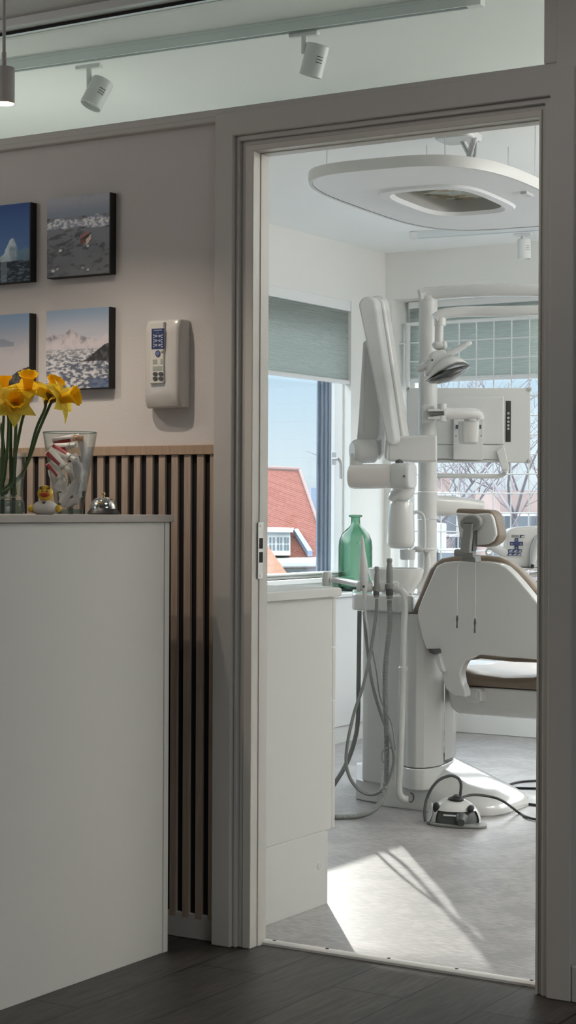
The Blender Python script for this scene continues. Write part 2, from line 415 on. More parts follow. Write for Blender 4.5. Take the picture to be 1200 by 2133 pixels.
# strike plate on the left jamb
zs = [at(541, y, 0, .003).z for y in (1088, 1206)]
ys = at(537, 1150, 0, .003).y, at(548, 1150, 0, .003).y
sp = G().box((.0020, ys[0], zs[1]), (.0040, ys[1], zs[0])).build('strike_plate', M['strike'], dr, .0005)
for ya, yb in ((1121, 1143), (1150, 1172)):
    za, zb = at(541, ya, 0, .004).z, at(541, yb, 0, .004).z
    G().box((.0035, ys[0]+.006, zb), (.0046, ys[1]-.003, za)).build('latch_hole', M['black'], sp)
for yy in (1095, 1199):
    zc = at(541, yy, 0, .004).z
    G().lathe((.004, sum(ys)/2, zc), [(0, .0012), (.004, .0008), (.0042, 0)], 12, (1, 0, 0)).build('screw', M['steel'], sp)
# threshold
g = G(); prof = [(-.002, 0), (-.002, .006), (.004, .0105), (.013, .012), (.022, .0105), (.029, .006), (.029, 0)]
g.prism([V((-.02, y, z)) for y, z in prof], (.825, 0, 0))
th = S(g.build('trim_1', M['trim_white'], None, 0))
for x in (.03, .19, .37, .56, .76):
    G().ell((x, .013, .0115), (.006, .004, .002), 12, 6).build('screw', M['dark_grey'], th)
# baseboards
S(G().box((-3.2, -.052, 0), (-.110, -.04, .068)).build('baseboard_left', M['trim_hall'], None, .003))
S(G().box((.898, -.076, 0), (4.2, -.04, .085)).build('baseboard_right', M['trim_hall'], None, .003))
# ---- surgery walls
XW = -2.013; YB = 4.328
WO = (2.0, 3.97, .80, 2.20)        # opening in the window wall, y0 y1 z0 z1
g = G()
for a, b in (((0, 0), (WO[0], 2.487)), ((WO[1], 0), (4.6, 2.487)), ((WO[0], 0), (WO[1], WO[2])), ((WO[0], WO[3]), (WO[1], 2.487))):
    g.box((-2.175, a[0], a[1]), (XW, b[0], b[1]))
S(g.build('wall_window_side', M['wall_room'], smooth=0))
XB0 = W(816, 700, YB).x; XB1 = 1.6; ZB0 = .62; ZB1 = W(816, 624, YB).z
g = G()
for a, b in (((XW, 0), (XB0, 2.487)), ((XB1, 0), (3.0, 2.487)), ((XB0, 0), (XB1, ZB0)), ((XB0, ZB1), (XB1, 2.487))):
    g.box((a[0], YB, a[1]), (b[0], YB+.26, b[1]))
S(g.build('wall_far', M['wall_room'], smooth=0))
S(G().box((3.0, 0, 0), (3.1, 4.6, 2.487)).build('wall_far_right', M['wall_room'], smooth=0))
S(G().box((-2.013, .0, 0), (-.03, .018, 2.15)).build('wall_partition_inner', M['wall_room'], smooth=0))
S(G().box((.83, .0, 0), (3.0, .018, 2.487)).build('wall_partition_inner', M['wall_room'], smooth=0))
S(G().box((XW, YB-.016, 0), (3.0, YB, .10)).build('baseboard_far', M['trim_white'], None, .004))
# ---- window_1 in the left wall of the surgery
w1 = struct_root('window_1', (-2.1, 3.0, WO[2]))
yi = at(689, 1000, 0, -2.125).y; yo = yi+.045; zb = at(600, 1194, 0, -2.10).z
g = G(); g.box((-2.15, yo, WO[2]), (-2.07, WO[1]+.05, WO[3])); g.box((-2.15, WO[0], WO[2]), (-2.07, WO[0]+.06, WO[3]))
g.box((-2.15, WO[0]+.06, WO[3]-.06), (-2.07, yo, WO[3])); g.box((-2.15, WO[0]+.06, WO[2]), (-2.07, yo, WO[2]+.014))
g.build('window_frame', M['trim_white'], w1, .003)
g = G(); g.box((-2.125, yi, WO[2]+.014), (-2.055, yo, WO[3]-.06)); g.box((-2.125, WO[0]+.06, WO[2]+.014), (-2.055, WO[0]+.12, WO[3]-.06))
g.box((-2.125, WO[0]+.12, WO[3]-.12), (-2.055, yi, WO[3]-.06)); g.box((-2.125, WO[0]+.12, WO[2]+.014), (-2.055, yi, zb))
g.build('sash', M['trim_white'], w1, .004)
G().box((-2.104, WO[0]+.11, zb-.01), (-2.098, yi+.01, WO[3]-.11)).build('pane', M['pane'], w1, smooth=0)
ye = at(662, 1000, 0, -2.172).y
g = G(); n = 3
for i in range(n):
    xa = -2.126-.046*i/n; xb = -2.126-.046*(i+1)/n
    ya = yi+.004 + (ye-yi)*i/n; g.box((xb, min(ya, yi), WO[2]+.014), (xa, yi+.10, WO[3]-.06))
g.box((-2.182, ye, WO[2]-.02), (-2.172, ye+.3, WO[3]))
g.build('outer_frame', M['zinc'], w1, .002)
h = G().box((-2.055, at(693, 960, 0, -2.05).y, at(693, 968, 0, -2.05).z), (-2.048, at(700, 960, 0, -2.05).y, at(693, 942, 0, -2.05).z)).build('handle_plate', M['steel'], w1, .002)
hy = at(697, 958, 0, -2.04).y; hz = at(697, 956, 0, -2.04).z
G().tube([(-2.05, hy, hz), (-2.02, hy, hz), (-2.012, hy+.004, hz-.008), (-2.010, hy+.012, hz-.02), (-2.010, hy+.014, hz-.10)], .008, 10).build('window_handle', M['steel'], h)
S(G().box((-2.06, WO[0], WO[2]-.022), (XW+.03, WO[1], WO[2])).build('trim_2', M['trim_white'], None, .003))
# ---- window_2 in the far wall
w2 = struct_root('window_2', (-.5, YB+.2, ZB0)); yw = YB+.2
g = G()
for a, b in (((XB0, ZB0), (XB0+.05, ZB1)), ((XB1-.05, ZB0), (XB1, ZB1)), ((XB0+.05, ZB0), (XB1-.05, ZB0+.06)), ((XB0+.05, ZB1-.05), (XB1-.05, ZB1))):
    g.box((a[0], yw-.03, a[1]), (b[0], yw+.05, b[1]))
xm = XB0+.95
g.box((xm-.035, yw-.03, ZB0+.06), (xm+.035, yw+.05, ZB1-.05))
g.build('window_frame', M['trim_white'], w2, .003)
G().box((XB0+.04, yw+.005, ZB0+.05), (XB1-.04, yw+.011, ZB1-.04)).build('pane', M['pane'], w2, smooth=0)
S(G().box((XB0, YB-.02, ZB0-.025), (XB1, yw-.03, ZB0)).build('trim_3', M['trim_white'], None, .003))

# ================================================================== BLINDS, GRILLE
def pleats(p0, along, out, z0, z1, pitch, amp):
    n = int(round((z1-z0)/pitch)); g = G(); p0 = V(p0); along = V(along); out = V(out)
    L = [[], []]
    for i in range(2*n+1):
        z = z0+(z1-z0)*i/(2*n); o = out*(amp if i % 2 else 0)
        L[0].append(V((p0.x, p0.y, z))+o); L[1].append(V((p0.x, p0.y, z))+along+o)
    m = len(L[0])
    g.add(L[0]+L[1], [(i, i+1, m+i+1, m+i) for i in range(m-1)])
    # back skin a few millimetres behind
    k = len(g.v); bo = out*(-.012)
    g.add([V((p0.x, p0.y, z0))+bo, V((p0.x, p0.y, z0))+along+bo, V((p0.x, p0.y, z1))+along+bo, V((p0.x, p0.y, z1))+bo], [(0, 1, 2, 3)])
    return g
xbl = -2.035
ybr = at(730, 700, 0, xbl).y; zA = at(733, 631, 0, xbl).z; zB = at(733, 651, 0, xbl).z; zC = at(727, 793, 0, xbl).z; zD = at(727, 801, 0, xbl).z
b1 = thing('pleated_blind', 'sage green pleated blind half lowered over the left window with the red roof view', 'blind', (xbl, 3.0, zA), 'pleated blinds')
G().box((xbl-.022, WO[0]+.01, zB), (xbl+.022, WO[1]-.004, zA+.004)).build('headrail', M['wmetal'], b1, .003)
pleats((xbl, WO[0]+.012, 0), (0, ybr-.008-WO[0], 0), (1, 0, 0), zC, zB, .0125, .007).build('pleated_fabric', M['sage'], b1, smooth=0)
G().box((xbl-.014, WO[0]+.012, zD), (xbl+.014, ybr-.002, zC)).build('bottom_rail', M['wmetal'], b1, .003)
ybl = YB+.145
x0 = W(854, 700, ybl).x; zA = W(855, 630, ybl).z; zB = W(855, 644, ybl).z; zC = W(1100, 779, ybl).z; zD = W(1100, 789, ybl).z
b2 = thing('pleated_blind', 'sage green pleated blind half lowered behind the white wire grid of the far window', 'blind', (x0, ybl, zA), 'pleated blinds')
G().box((x0, ybl-.02, zB), (XB1-.01, ybl+.02, zA)).build('headrail', M['wmetal'], b2, .003)
pleats((x0+.003, ybl, 0), (XB1-.02-x0, 0, 0), (0, -1, 0), zC, zB, .0135, .007).build('pleated_fabric', M['sage'], b2, smooth=0)
G().box((x0+.003, ybl-.014, zD), (XB1-.012, ybl+.014, zC)).build('bottom_rail', M['wmetal'], b2, .003)
# white wire security grille
yg = YB+.10
gx0 = W(850.5, 720, yg).x; gdx = W(985, 720, yg).x-W(949, 720, yg).x
gz1 = W(851, 676, yg).z; gdz = (W(1022, 703, yg).z-W(1022, 703+40.2*11, yg).z)/11
gr = thing('window_grille', 'white wire grid grille standing in front of the far window', 'grille', (gx0, yg, ZB0))
nx = int((XB1-gx0)/gdx); nz = int((gz1-ZB0)/gdz)
g = G()
for i in range(1, nx): g.tube([(gx0+gdx*i, yg, gz1-gdz*nz), (gx0+gdx*i, yg, gz1)], .0036, 6)
for k in range(1, nz): g.tube([(gx0, yg-.005, gz1-gdz*k), (gx0+gdx*nx, yg-.005, gz1-gdz*k)], .0036, 6)
g.build('grid_wires', M['wmetal'], gr)
g = G(); a = .009
g.box((gx0-a, yg-a, gz1-gdz*nz), (gx0+a, yg+a, gz1+a)); g.box((gx0+gdx*nx-a, yg-a, gz1-gdz*nz), (gx0+gdx*nx+a, yg+a, gz1+a))
g.box((gx0+a, yg-a, gz1-a), (gx0+gdx*nx-a, yg+a, gz1+a)); g.box((gx0+a, yg-a, gz1-gdz*nz-a), (gx0+gdx*nx-a, yg+a, gz1-gdz*nz+a))
g.build('grille_frame', M['wmetal'], gr, .002)
hz = W(840, 721, yg).z
G().tube([(XB0, yg-.02, hz+.012), (XB0+.03, yg-.02, hz+.012), (XB0+.045, yg-.02, hz+.004), (gx0-.004, yg-.012, hz+.004)], .005, 8).build('latch_arm', M['wmetal'], gr)
G().tube([(XB0+.035, yg-.024, hz+.006), (XB0+.035, yg-.024, hz-.05)], .005, 8).build('latch_handle', M['wmetal'], gr)

# ================================================================== HALL THINGS
# ---- slat panel
yS = -.04
sl = thing('slat_wall_panel', 'low oak slat wall panel with black gaps below the framed prints', 'wall panel', (-1.2, yS, .055))
G().box((-3.15, yS-.004, .056), (-.110, yS, 1.283)).build('backing', M['black'], sl, smooth=0)
g = G(); pitch = .0415
for i in range(70):
    x1 = -.115-pitch*i; g.box((x1-.0215, yS-.013, .056), (x1, yS-.004, 1.283))
g.build('slats', M['oak'], sl, .0006, 1)
G().box((-3.15, yS-.018, 1.283), (-.107, yS, 1.309)).build('cap_rail', M['oak_cap'], sl, .0015)
# ---- canvas prints
def fbm(x, y, s, o=4): 
    a = 0; w = .5
    for i in range(o): a += w*noise.noise(V((x*s, y*s, 3.7+i))); s *= 2.03; w *= .55
    return a
def mixc(a, b, t): t = max(0, min(1, t)); return tuple(a[i]*(1-t)+b[i]*t for i in range(3))
def sst(a, b, x): t = max(0, min(1, (x-a)/(b-a))); return t*t*(3-2*t)
def pic_iceberg(u, v):      # deep blue sky, berg at the right over dark water
    c = mixc((.10, .19, .36), (.015, .055, .19), v)
    if v < .27:
        c = (.010, .018, .030); rip = fbm(u*2, v*9, 5)
        c = mixc(c, (.09, .12, .15), .5+rip*1.6 if rip > .05 else 0)
        if .52 < u < .62: c = mixc(c, (.16, .2, .23), .6)
    ridge = .27+.28*math.exp(-((u-.70)/.13)**2)+.16*sst(.78, .95, u)*.9+.16*math.exp(-((u-.25)/.2)**2)+fbm(u, 0, 9)*.05
    if .27 <= v < ridge:
        c = mixc((.42, .49, .53), (.10, .17, .23), sst(.66, .8, u+fbm(u, v, 6)*.2)); c = mixc(c, (.05, .10, .14), sst(.40, .30, v)*.5*(fbm(u, v, 12)+.6))
    return c
def brighter(fn, k): return lambda u, v: tuple(min(1, c*k) for c in fn(u, v))
def pic_boat(u, v):         # grey sea, ice field on the horizon, small red boat with wake
    c = mixc((.115, .14, .18), (.20, .225, .27), sst(.55, 1, v)); c = mixc(c, (.30, .29, .31), .5*sst(.8, 1, v)*sst(.2, .5, fbm(u, v, 3)+.5))
    if v < .74:
        c = mixc((.10, .105, .115), (.14, .15, .17), v/.6+fbm(u, v, 4)*.5)
        c = mixc(c, (.055, .06, .068), sst(.05, .3, fbm(u, v*3, 7)))
    top = .66+.06*fbm(u, 1, 8)+.06*math.exp(-((u-.2)/.08)**2)+.05*math.exp(-((u-.8)/.15)**2)
    if .60+.05*fbm(u, 4, 5) < v < top+.03:
        n = fbm(u*1.5, v*3, 12)
        c = mixc((.17, .2, .25), (.55, .54, .55), sst(-.12, .2, n))
    w = v-(.30+.24*sst(0, .75, u)); wd = .12*(.75-u)
    if u < .6 and abs(w) < wd: c = mixc(c, (.035, .04, .042), .75*sst(-.2, .2, fbm(u*2, v*7, 7)))
    if abs(u-.63) < .085 and abs(v-.455-(u-.63)*.45) < .038: c = (.05, .025, .022) if v > .45 else (.12, .05, .035)
    if abs(u-.67) < .045 and abs(v-.44-(u-.67)*.9) < .035: c = (.45, .36, .30)
    if abs(u-.60) < .07 and abs(v-.505-(u-.6)*.5) < .011: c = (.33, .09, .06)
    for (a, b, q) in ((.22, .33, .03), (.66, .36, .02), (.1, .08, .03), (.66, .06, .02), (.58, .09, .015), (.17, .1, .02)):
        if ((u-a)/q)**2+((v-b)/(q*.5))**2 < 1: c = (.6, .6, .6)
    return c
def pic_fog(u, v):          # pale sky, fog bank, dark rock slope at lower right
    c = mixc((.42, .42, .46), (.22, .33, .48), sst(.55, 1, v))
    c = mixc(c, (.52, .50, .52), sst(.65, .45, v+fbm(u, v, 3)*.25))
    if v < .64+.05*math.exp(-((u-.55)/.1)**2) and v > .58 and u < .75: c = mixc(c, (.20, .25, .33), .7)
    sl_ = .05+.26*sst(.35, 1.0, u)+fbm(u, 2, 9)*.03
    if v < sl_: c = mixc((.045, .043, .042), (.12, .11, .10), sst(-.1, .3, fbm(u, v, 14)))
    return c
def pic_floe(u, v):         # ice floes, white mountain in cloud, dark headland
    c = mixc((.44, .46, .52), (.25, .34, .46), sst(.7, 1, v))
    m = .60+.17*math.exp(-abs(u-.40)/.16)+.06*math.exp(-((u-.1)/.15)**2)
    if v < m and v > .5:
        c = mixc((.22, .22, .26), (.48, .45, .48), sst(-.15, .2, fbm(u*2, v*2, 6)+(m-v)*.8)); 
    c = mixc(c, (.58, .54, .56), sst(.66, .58, v+fbm(u, v, 5)*.16)*sst(.44, .54, v)*.85)
    if v < .5:
        n = fbm(u*(1.2+v), v*(2.5+v*4), 10)
        c = mixc((.10, .12, .16), (.60, .60, .62), sst(-.12, .16, n)); c = mixc(c, (.5, .49, .5), sst(.3, .5, v)*.4)
        if v < .12 and u > .72: c = mixc(c, (.06, .10, .19), .85)
    hd = .345+.21*sst(.55, 1.02, u)
    if u > .53 and .335 < v < hd+fbm(u, 7, 14)*.012: c = mixc((.035, .035, .038), (.09, .09, .09), sst(-.1, .3, fbm(u, v, 16)))
    return c
def canvas(px0, py0, px1, py1, fn, label):
    y1 = -.04; y0 = -.066
    a = W(px0, py0, y0); b = W(px1, py1, y0)
    s = .221
    x0, z1 = a.x, a.z; x1 = x0+s; z0 = z1-s
    t = thing('canvas_print', label, 'picture', ((x0+x1)/2, y1, z0), 'square sea ice prints')
    G().box((x0, y0+.0008, z0), (x1, y1, z1)).build('canvas_edge', M['frame_edge'], t, smooth=0)
    n = 88; g = G(); vs = []; cols = []
    for j in range(n+1):
        for i in range(n+1):
            u = i/n; v = j/n; vs.append((x0+s*u*.985, y0, z0+.002+(s-.002)*v)); cols.append(fn(u, v))
    g.add(vs, [(j*(n+1)+i, j*(n+1)+i+1, (j+1)*(n+1)+i+1, (j+1)*(n+1)+i) for j in range(n) for i in range(n)])
    o = g.build('printed_photo', M['print'], t, smooth=0)
    ca = o.data.color_attributes.new('Col', 'FLOAT_COLOR', 'POINT')
    ca.data.foreach_set('color', [k for c in cols for k in (*c, 1)])
    return t
PX = W(98.4, 415, -.066).x
def canvas_at(x0, zt, fn, label):
    p = V((x0, -.066, zt))
    return canvas_w(x0, zt, fn, label)
_c = canvas(98.4, 415, 0, 0, brighter(pic_boat, 2.0), 'square print of a small boat among sea ice, upper of the two right-hand prints')
_d = canvas(97, 648, 0, 0, brighter(pic_floe, 1.15), 'square print of ice floes and a pale mountain with dark headland, lower right')
def canvas_px_right(pxr, pyt, fn, label):       # by its right edge, the left part is cut by the frame
    p = W(pxr, pyt, -.066); q = p - V((.221, 0, 0))
    d = q-CAM; z = d.dot(fw); return canvas(600+F*d.dot(rt)/z, 1066.5-F*d.dot(up)/z, 0, 0, fn, label)
canvas_px_right(64, 421, brighter(pic_iceberg, 1.8), 'square print of an iceberg under deep blue sky, upper left')
canvas_px_right(63, 652, pic_fog, 'square print of a fog bank over a dark rocky slope, behind the daffodils')

# ---- x-ray control box
yf = -.092; yb = -.04
c0 = W(296, 668, yf); c1 = W(371, 848, yf)
xa, xb, z1, z0 = c0.x, c1.x-.001, c0.z, c1.z
cb = thing('control_box', 'glossy off-white wall control box with blue keypad beside the prints', 'control box', ((xa+xb)/2, yb, z0))
g = G(); rings = []
M['boxcase'] = pm('control_box_plastic', (.62, .60, .57), .18, var=.015, coat=.5)
for t in range(13):
    v = t/12; z = z0+(z1-z0)*v
    flare = .004*(1-sst(0, .35, v)); bulge = .012*math.sin(PI*min(1, .12+v*.8)); 
    yfr = yf-.003*math.sin(PI*v)+.012*sst(.12, 0, v)+.008*sst(.93, 1, v)
    L = xa-flare; R_ = xb+.0
    rings.append([V((L, yb, z)), V((L, yfr+.018, z)), V((L+.012, yfr+.003, z)), V((xa+.03, yfr-.002, z)), V((xb-.03, yfr-.003, z)), V((R_-.004, yfr+.002, z)), V((R_+.001, yfr+.010, z)), V((R_+.003, yb, z))])
g.loft(rings).build('case', M['boxcase'], cb, .004, 3, 50)
ra, rb = W(314.5, 672, yf-.006), W(343, 799, yf-.006)
rm = G().box((ra.x, yf-.012, rb.z), (rb.x, yf, ra.z)).build('control_panel', pm('panel_plastic', (.66, .65, .60), .4, var=.01), cb, .003, 3)
def padp(px0, py0, px1, py1, mat, name, dy=.0128, th=.002, bev=.0008, oval=False):
    a, b = W(px0, py0, yf-dy), W(px1, py1, yf-dy)
    if oval:
        c = (a+b)/2; g = G().prism(circ((c.x, yf-dy, c.z), (1, 0, 0), (0, 0, 1), (b.x-a.x)/2, (a.z-b.z)/2, 18), (0, th, 0))
    else: g = G().box((a.x, yf-dy, b.z), (b.x, yf-dy+th, a.z))
    return g.build(name, mat, rm, bev if not oval else 0)
padp(315.6, 685, 341.5, 726.5, M['navy'], 'keypad')
for k, yy in enumerate((700, 709.5, 719)):
    for xx in (324.8, 332.3): padp(xx-2.8, yy-2.4, xx+2.8, yy+2.4, M['key_grey'], 'key', .0136, .002, 0, True)
    for dy in (-2, 3):
        for xx in (320.3, 337): padp(xx-1.1, yy+dy-1.2, xx+1.1, yy+dy+1.2, M['led'], 'indicator', .0136, .002, 0, True)
padp(319.5, 687.4, 337, 688.8, M['key_grey'], 'printed_line', .0134); padp(324.5, 693, 332, 694, M['blue_key'], 'printed_line', .0134)
padp(323.4, 730, 333.4, 743, M['navy'], 'exposure_button', .0140, .003, 0, True); padp(324.8, 732, 332, 741, M['blue_key'], 'exposure_button', .0146, .003, 0, True)
padp(317.8, 748.7, 327, 758, M['lcd'], 'display'); padp(334, 748, 338, 758, M['lcd'], 'display'); padp(317.8, 763, 337, 771.5, M['lcd'], 'display')
padp(335, 731, 340, 735.5, M['mid_grey'], 'printed_line')
for yy in (778.7, 788.3):
    for xx in (322.6, 334.2): padp(xx-4.6, yy-3.6, xx+4.6, yy+3.6, M['dark_grey'], 'arrow_button', .0146, .004, 0, True)

# ---- reception desk
dk = thing('reception_desk', 'tall pale reception desk with grey-brown top carrying the daffodils', 'desk', (-.45, -1.4, 0))
G().box((-.185, -3.3, .0), (-.167, -.214, 1.105)).build('front_panel', M['desk'], dk, .0008)
G().box((-.74, -.213, .0), (-.165, -.193, 1.105)).build('end_panel', M['desk'], dk, .0012)
G().box((-.76, -3.3, 1.1055), (-.158, -.182, 1.124)).build('desk_top', M['desk_top'], dk, .0015)
G().box((-.74, -3.3, .10), (-.72, -.216, 1.104)).build('back_panel', M['desk'], dk)
ZD = 1.1245
# ---- pendant lamp
pc = D(8, 180, 4.4); rp = 22.5*4.4/F
pl = thing('pendant_lamp', 'small white cylinder pendant lamp hanging at the upper left', 'lamp', (pc.x, pc.y, 2.52))
zt = D(8, 141, 4.4).z; zb_ = D(8, 216, 4.4).z
g = G().lathe((pc.x, pc.y, 0), [(0, zt), (rp*.92, zt), (rp, zt-.004), (rp, zb_), (rp*.93, zb_), (rp*.93, zt-.008), (0, zt-.008)], 40)
g.build('shade', pm('pendant_shade', (.52, .50, .48), .45, var=.02), pl)
M['pendant_inner'] = pm('pendant_inner', (.8, .6, .35), .3, var=.03)
G().lathe((pc.x, pc.y, 0), [(rp*.925, zb_+.001), (rp*.8, zt-.03), (0, zt-.03)], 32).build('reflector', M['pendant_inner'], pl)
G().lathe((pc.x, pc.y, 0), [(0, zt-.028), (rp*.55, zt-.028), (rp*.55, zt-.034), (0, zt-.034)], 24).build('bulb', M['bulb'], pl)
zc = D(8, 108, 4.4).z
G().lathe((pc.x, pc.y, 0), [(.0035, zc), (.0058, zc-.002), (.0062, zt)], 14).build('cord_grip', pm('cord_grip_grey', (.42, .40, .39), .5), pl)
G().tube([(pc.x, pc.y, 2.518), (pc.x, pc.y, zc-.002)], .0042, 8).build('cord', pm('cord_grey', (.40, .385, .37), .6), pl)

# ---- glass of toothpaste samples
gc = at(145, 1066, 0, -.36); gc.z = ZD; gx, gy = gc.x, gc.y
Z_ = (gc-CAM).dot(fw); k = Z_/F
R1 = 57*k; R0 = 26*k; HG = 170*k
gv = thing('tapered_glass', 'tall tapered clear glass filled with toothpaste samples on the desk', 'glass', (gx, gy, ZD))
tw = .0018
G().lathe((gx, gy, ZD), [(0, 0), (R0, 0), (R0+.002, .004), (R0+.0028, .012), (R1, HG), (R1-tw, HG), (R0+.001, .014), (0, .014)], 48).build('glass_wall', M['clear'], gv)
G().lathe((gx, gy, ZD), [(0, .001), (R0-.001, .001), (R0+.001, .008), (R0-.002, .013), (0, .013)], 40).build('glass_foot', M['base_glass'], gv)
G().lathe((gx, gy, ZD+HG), [(R1-tw, 0), (R1-tw/2, .0012), (R1, 0), (R1-tw/2, -.0012), (R1-tw, 0)], 48).build('rim', M['base_glass'], gv)
def gp(px, py, d=0):        # a point near the glass axis, d metres nearer to the lens
    return D(px, py, Z_-d)
def tube_sample(p_tail, p_cap, label, roll=0, r=.0092, roll_sign=1):
    a, b = V(p_tail), V(p_cap); ax = (b-a).normalized(); L = (b-a).length
    t = thing('toothpaste_tube', label, 'toothpaste tube', a, 'toothpaste samples in the glass')
    ref = V((0, 0, 1)); x = (ref-ax*ref.dot(ax)).normalized(); y = ax.cross(x)
    x, y = x*math.cos(roll)+y*math.sin(roll), y*math.cos(roll)-x*math.sin(roll)
    def body(s0, s1, half=None):
        rings = []
        for i in range(9):
            s = s0+(s1-s0)*i/8; f_ = s/.72
            ra_ = r*1.35*(1-f_)+r*f_; rb2 = r*.12*(1-f_)+r*f_
            rings.append([a+ax*(L*s)+x*(ra_*math.cos(2*PI*j/20))+y*(rb2*math.sin(2*PI*j/20)) for j in range(20)])
        return G().loft(rings)
    body(0, .72).build('tube_body', pm('tube_white', (.78, .76, .74), .3) if 'tube_white' not in bpy.data.materials else bpy.data.materials['tube_white'], t)
    # printed red band along one side
    th0 = math.atan2((-fw).dot(y), (-fw).dot(x))+roll_sign*.15
    g = G(); rings = []
    for i in range(9):
        s = .03+.62*i/8; f_ = s/.72; ra_ = r*1.35*(1-f_)+r*f_+.0004; rb2 = r*.12*(1-f_)+r*f_+.0004
        rings.append([a+ax*(L*s)+x*(ra_*math.cos(th_))+y*(rb2*math.sin(th_)) for th_ in [th0+roll_sign*1.75*j/8 for j in range(9)]])
    g.loft(rings, False, False); g.build('red_stripe', M['red'], t)
    c0 = a+ax*L*.72
    G().lathe(c0, [(0, 0), (r*.98, 0), (r, .002), (r, L*.08), (r*.7, L*.09)], 20, ax).build('shoulder', M['wgrey'], t)
    G().lathe(c0+ax*L*.07, [(r*.66, 0), (r*.72, .001), (r*.68, L*.2), (r*.6, L*.21), (0, L*.21)], 18, ax).build('cap', pm('cap_white', (.80, .79, .75), .35) if 'cap_white' not in bpy.data.materials else bpy.data.materials['cap_white'], t)
    return t
tube_sample(gp(104, 935, .005), gp(158, 927, .035), 'red and white toothpaste tube lying nearly level, topmost capped one in the glass', .2)
tube_sample(gp(106, 933, .020), gp(157, 958, .045), 'red and white toothpaste tube, second cap from the top in the glass', .0, roll_sign=-1)
tube_sample(gp(100, 938, .028), gp(144, 981, .042), 'red and white toothpaste tube sloping steeply, third cap down in the glass', -.1)
tube_sample(gp(104, 962, .022), gp(135, 1005, .032), 'toothpaste tube with the lowest white cap, at left in the glass', 2.6)
tube_sample(gp(110, 922, -.012), gp(166, 908, -.010), 'toothpaste tube lying across the top of the pile against the back of the glass', .5)
random.seed(11)
def sachet(c, d, w, l, label, mat, th=.006):
    c = V(c); ax = V(d).normalized(); n = -fw; s = ax.cross(n).normalized(); n = s.cross(ax)
    t = thing('wrapped_sample', label, 'wrapped sample', c, 'clear-wrapped samples in the glass')
    rings = []
    for i in range(9):
        v = i/8; ww = w*(.92+.12*math.sin(v*7)); tt = th*(.15+.85*math.sin(PI*v)**.6)
        rings.append([c+ax*(l*(v-.5))+s*(ww/2*math.cos(2*PI*j/14))+n*(tt*math.sin(2*PI*j/14)*(1+.3*random.uniform(-1, 1))) for j in range(14)])
    G().loft(rings).build('wrapper', mat, t, smooth=60)
    G().lathe(c-ax*l*.36, [(0, 0), (.0042, .002), (.0042, l*.5), (.0025, l*.55), (.0025, l*.72), (0, l*.73)], 12, ax).build('contents', M['wplastic'], t)
    return t
sachet(gp(173, 936, .008), rt*.15-up, .022, .050, 'white sample in clear film at the upper right inside the glass', M['film'])
sachet(gp(160, 968, .012), rt*.3-up*.9, .022, .058, 'clear-wrapped sample against the right side at the middle of the glass', M['film'])
sachet(gp(121, 985, .004), rt*.55-up, .022, .055, 'clear-wrapped sample against the left side, behind the lowest capped tube', M['film'])
sachet(gp(139, 1030, .018), rt*.5+up*.8, .018, .055, 'grey clear-wrapped stick leaning across the front near the bottom of the glass', M['film'])
sachet(gp(156, 1008, .012), rt*.45+up*.8, .02, .060, 'clear-wrapped stick rising to the right at the lower middle of the glass', M['film'])
sachet(gp(166, 1012, -.006), rt*.2+up, .02, .055, 'clear-wrapped sample standing against the lower right wall of the glass', M['film'])
sachet(gp(131, 1040, .0), rt*.2-up, .016, .034, 'small clear-wrapped sample at the bottom left of the glass', M['film'])
sachet(gp(158, 1040, -.004), rt*.5+up*.5, .016, .036, 'small clear-wrapped sample at the bottom right of the glass', M['film'])
sachet(gp(150, 985, -.018), rt*.3-up, .02, .055, 'clear-wrapped sample at the back of the pile in the glass', M['film'])
sachet(gp(134, 1018, .014), rt*.7-up*.5, .024, .05, 'clear-wrapped sample lying across the lower left of the glass', M['film'])
sachet(gp(147, 1046, .014), rt*.9+up*.25, .022, .038, 'clear-wrapped sample lying flat at the very bottom of the glass', M['film'])
sachet(gp(163, 985, .016), rt*.1-up, .024, .05, 'clear-wrapped sample hanging down the right wall at half height of the glass', M['film'])
sachet(gp(178, 955, -.008), rt*-.1-up, .030, .06, 'clear-wrapped sample flat against the far right wall near the top of the glass', M['film'])
sachet(gp(171, 1000, .004), rt*.12+up, .026, .055, 'white sample in film along the right wall below the middle of the glass', M['film'])
sachet(gp(116, 1000, -.010), rt*.3-up, .026, .06, 'clear-wrapped sample along the left wall at the back of the glass', M['film'])
aw = sachet(gp(163, 913, .012), rt-up*.1, .016, .026, 'crumpled amber-tinted wrapper on top of the pile in the glass', M['film_amber'], .009)

# ---- vase with daffodils
vc = at(6, 1066, 0, -.34); vc.z = ZD; Zv = (vc-CAM).dot(fw); k = Zv/F; Rv = 45*k; Hv = 128*k
vs_ = thing('glass_vase', 'clear glass vase with thick base holding yellow daffodils on the desk', 'vase', vc)
G().lathe(vc, [(0, 0), (Rv*.95, 0), (Rv, .004), (Rv*.98, .028), (Rv*.9, .04), (Rv*.92, .06), (Rv*1.08, Hv), (Rv*1.08-.002, Hv), (Rv*.89, .06), (Rv*.86, .042), (0, .036)], 48).build('vase_wall', M['clear'], vs_)
G().lathe(vc, [(0, .001), (Rv*.92, .001), (Rv*.97, .006), (Rv*.95, .027), (Rv*.85, .034), (0, .034)], 40).build('vase_base', M['base_glass'], vs_)
G().lathe(vc, [(0, .042), (Rv*.85, .043), (Rv*.885, .06), (Rv*.95, .085), (0, .085)], 40).build('water', M['water'], vs_)
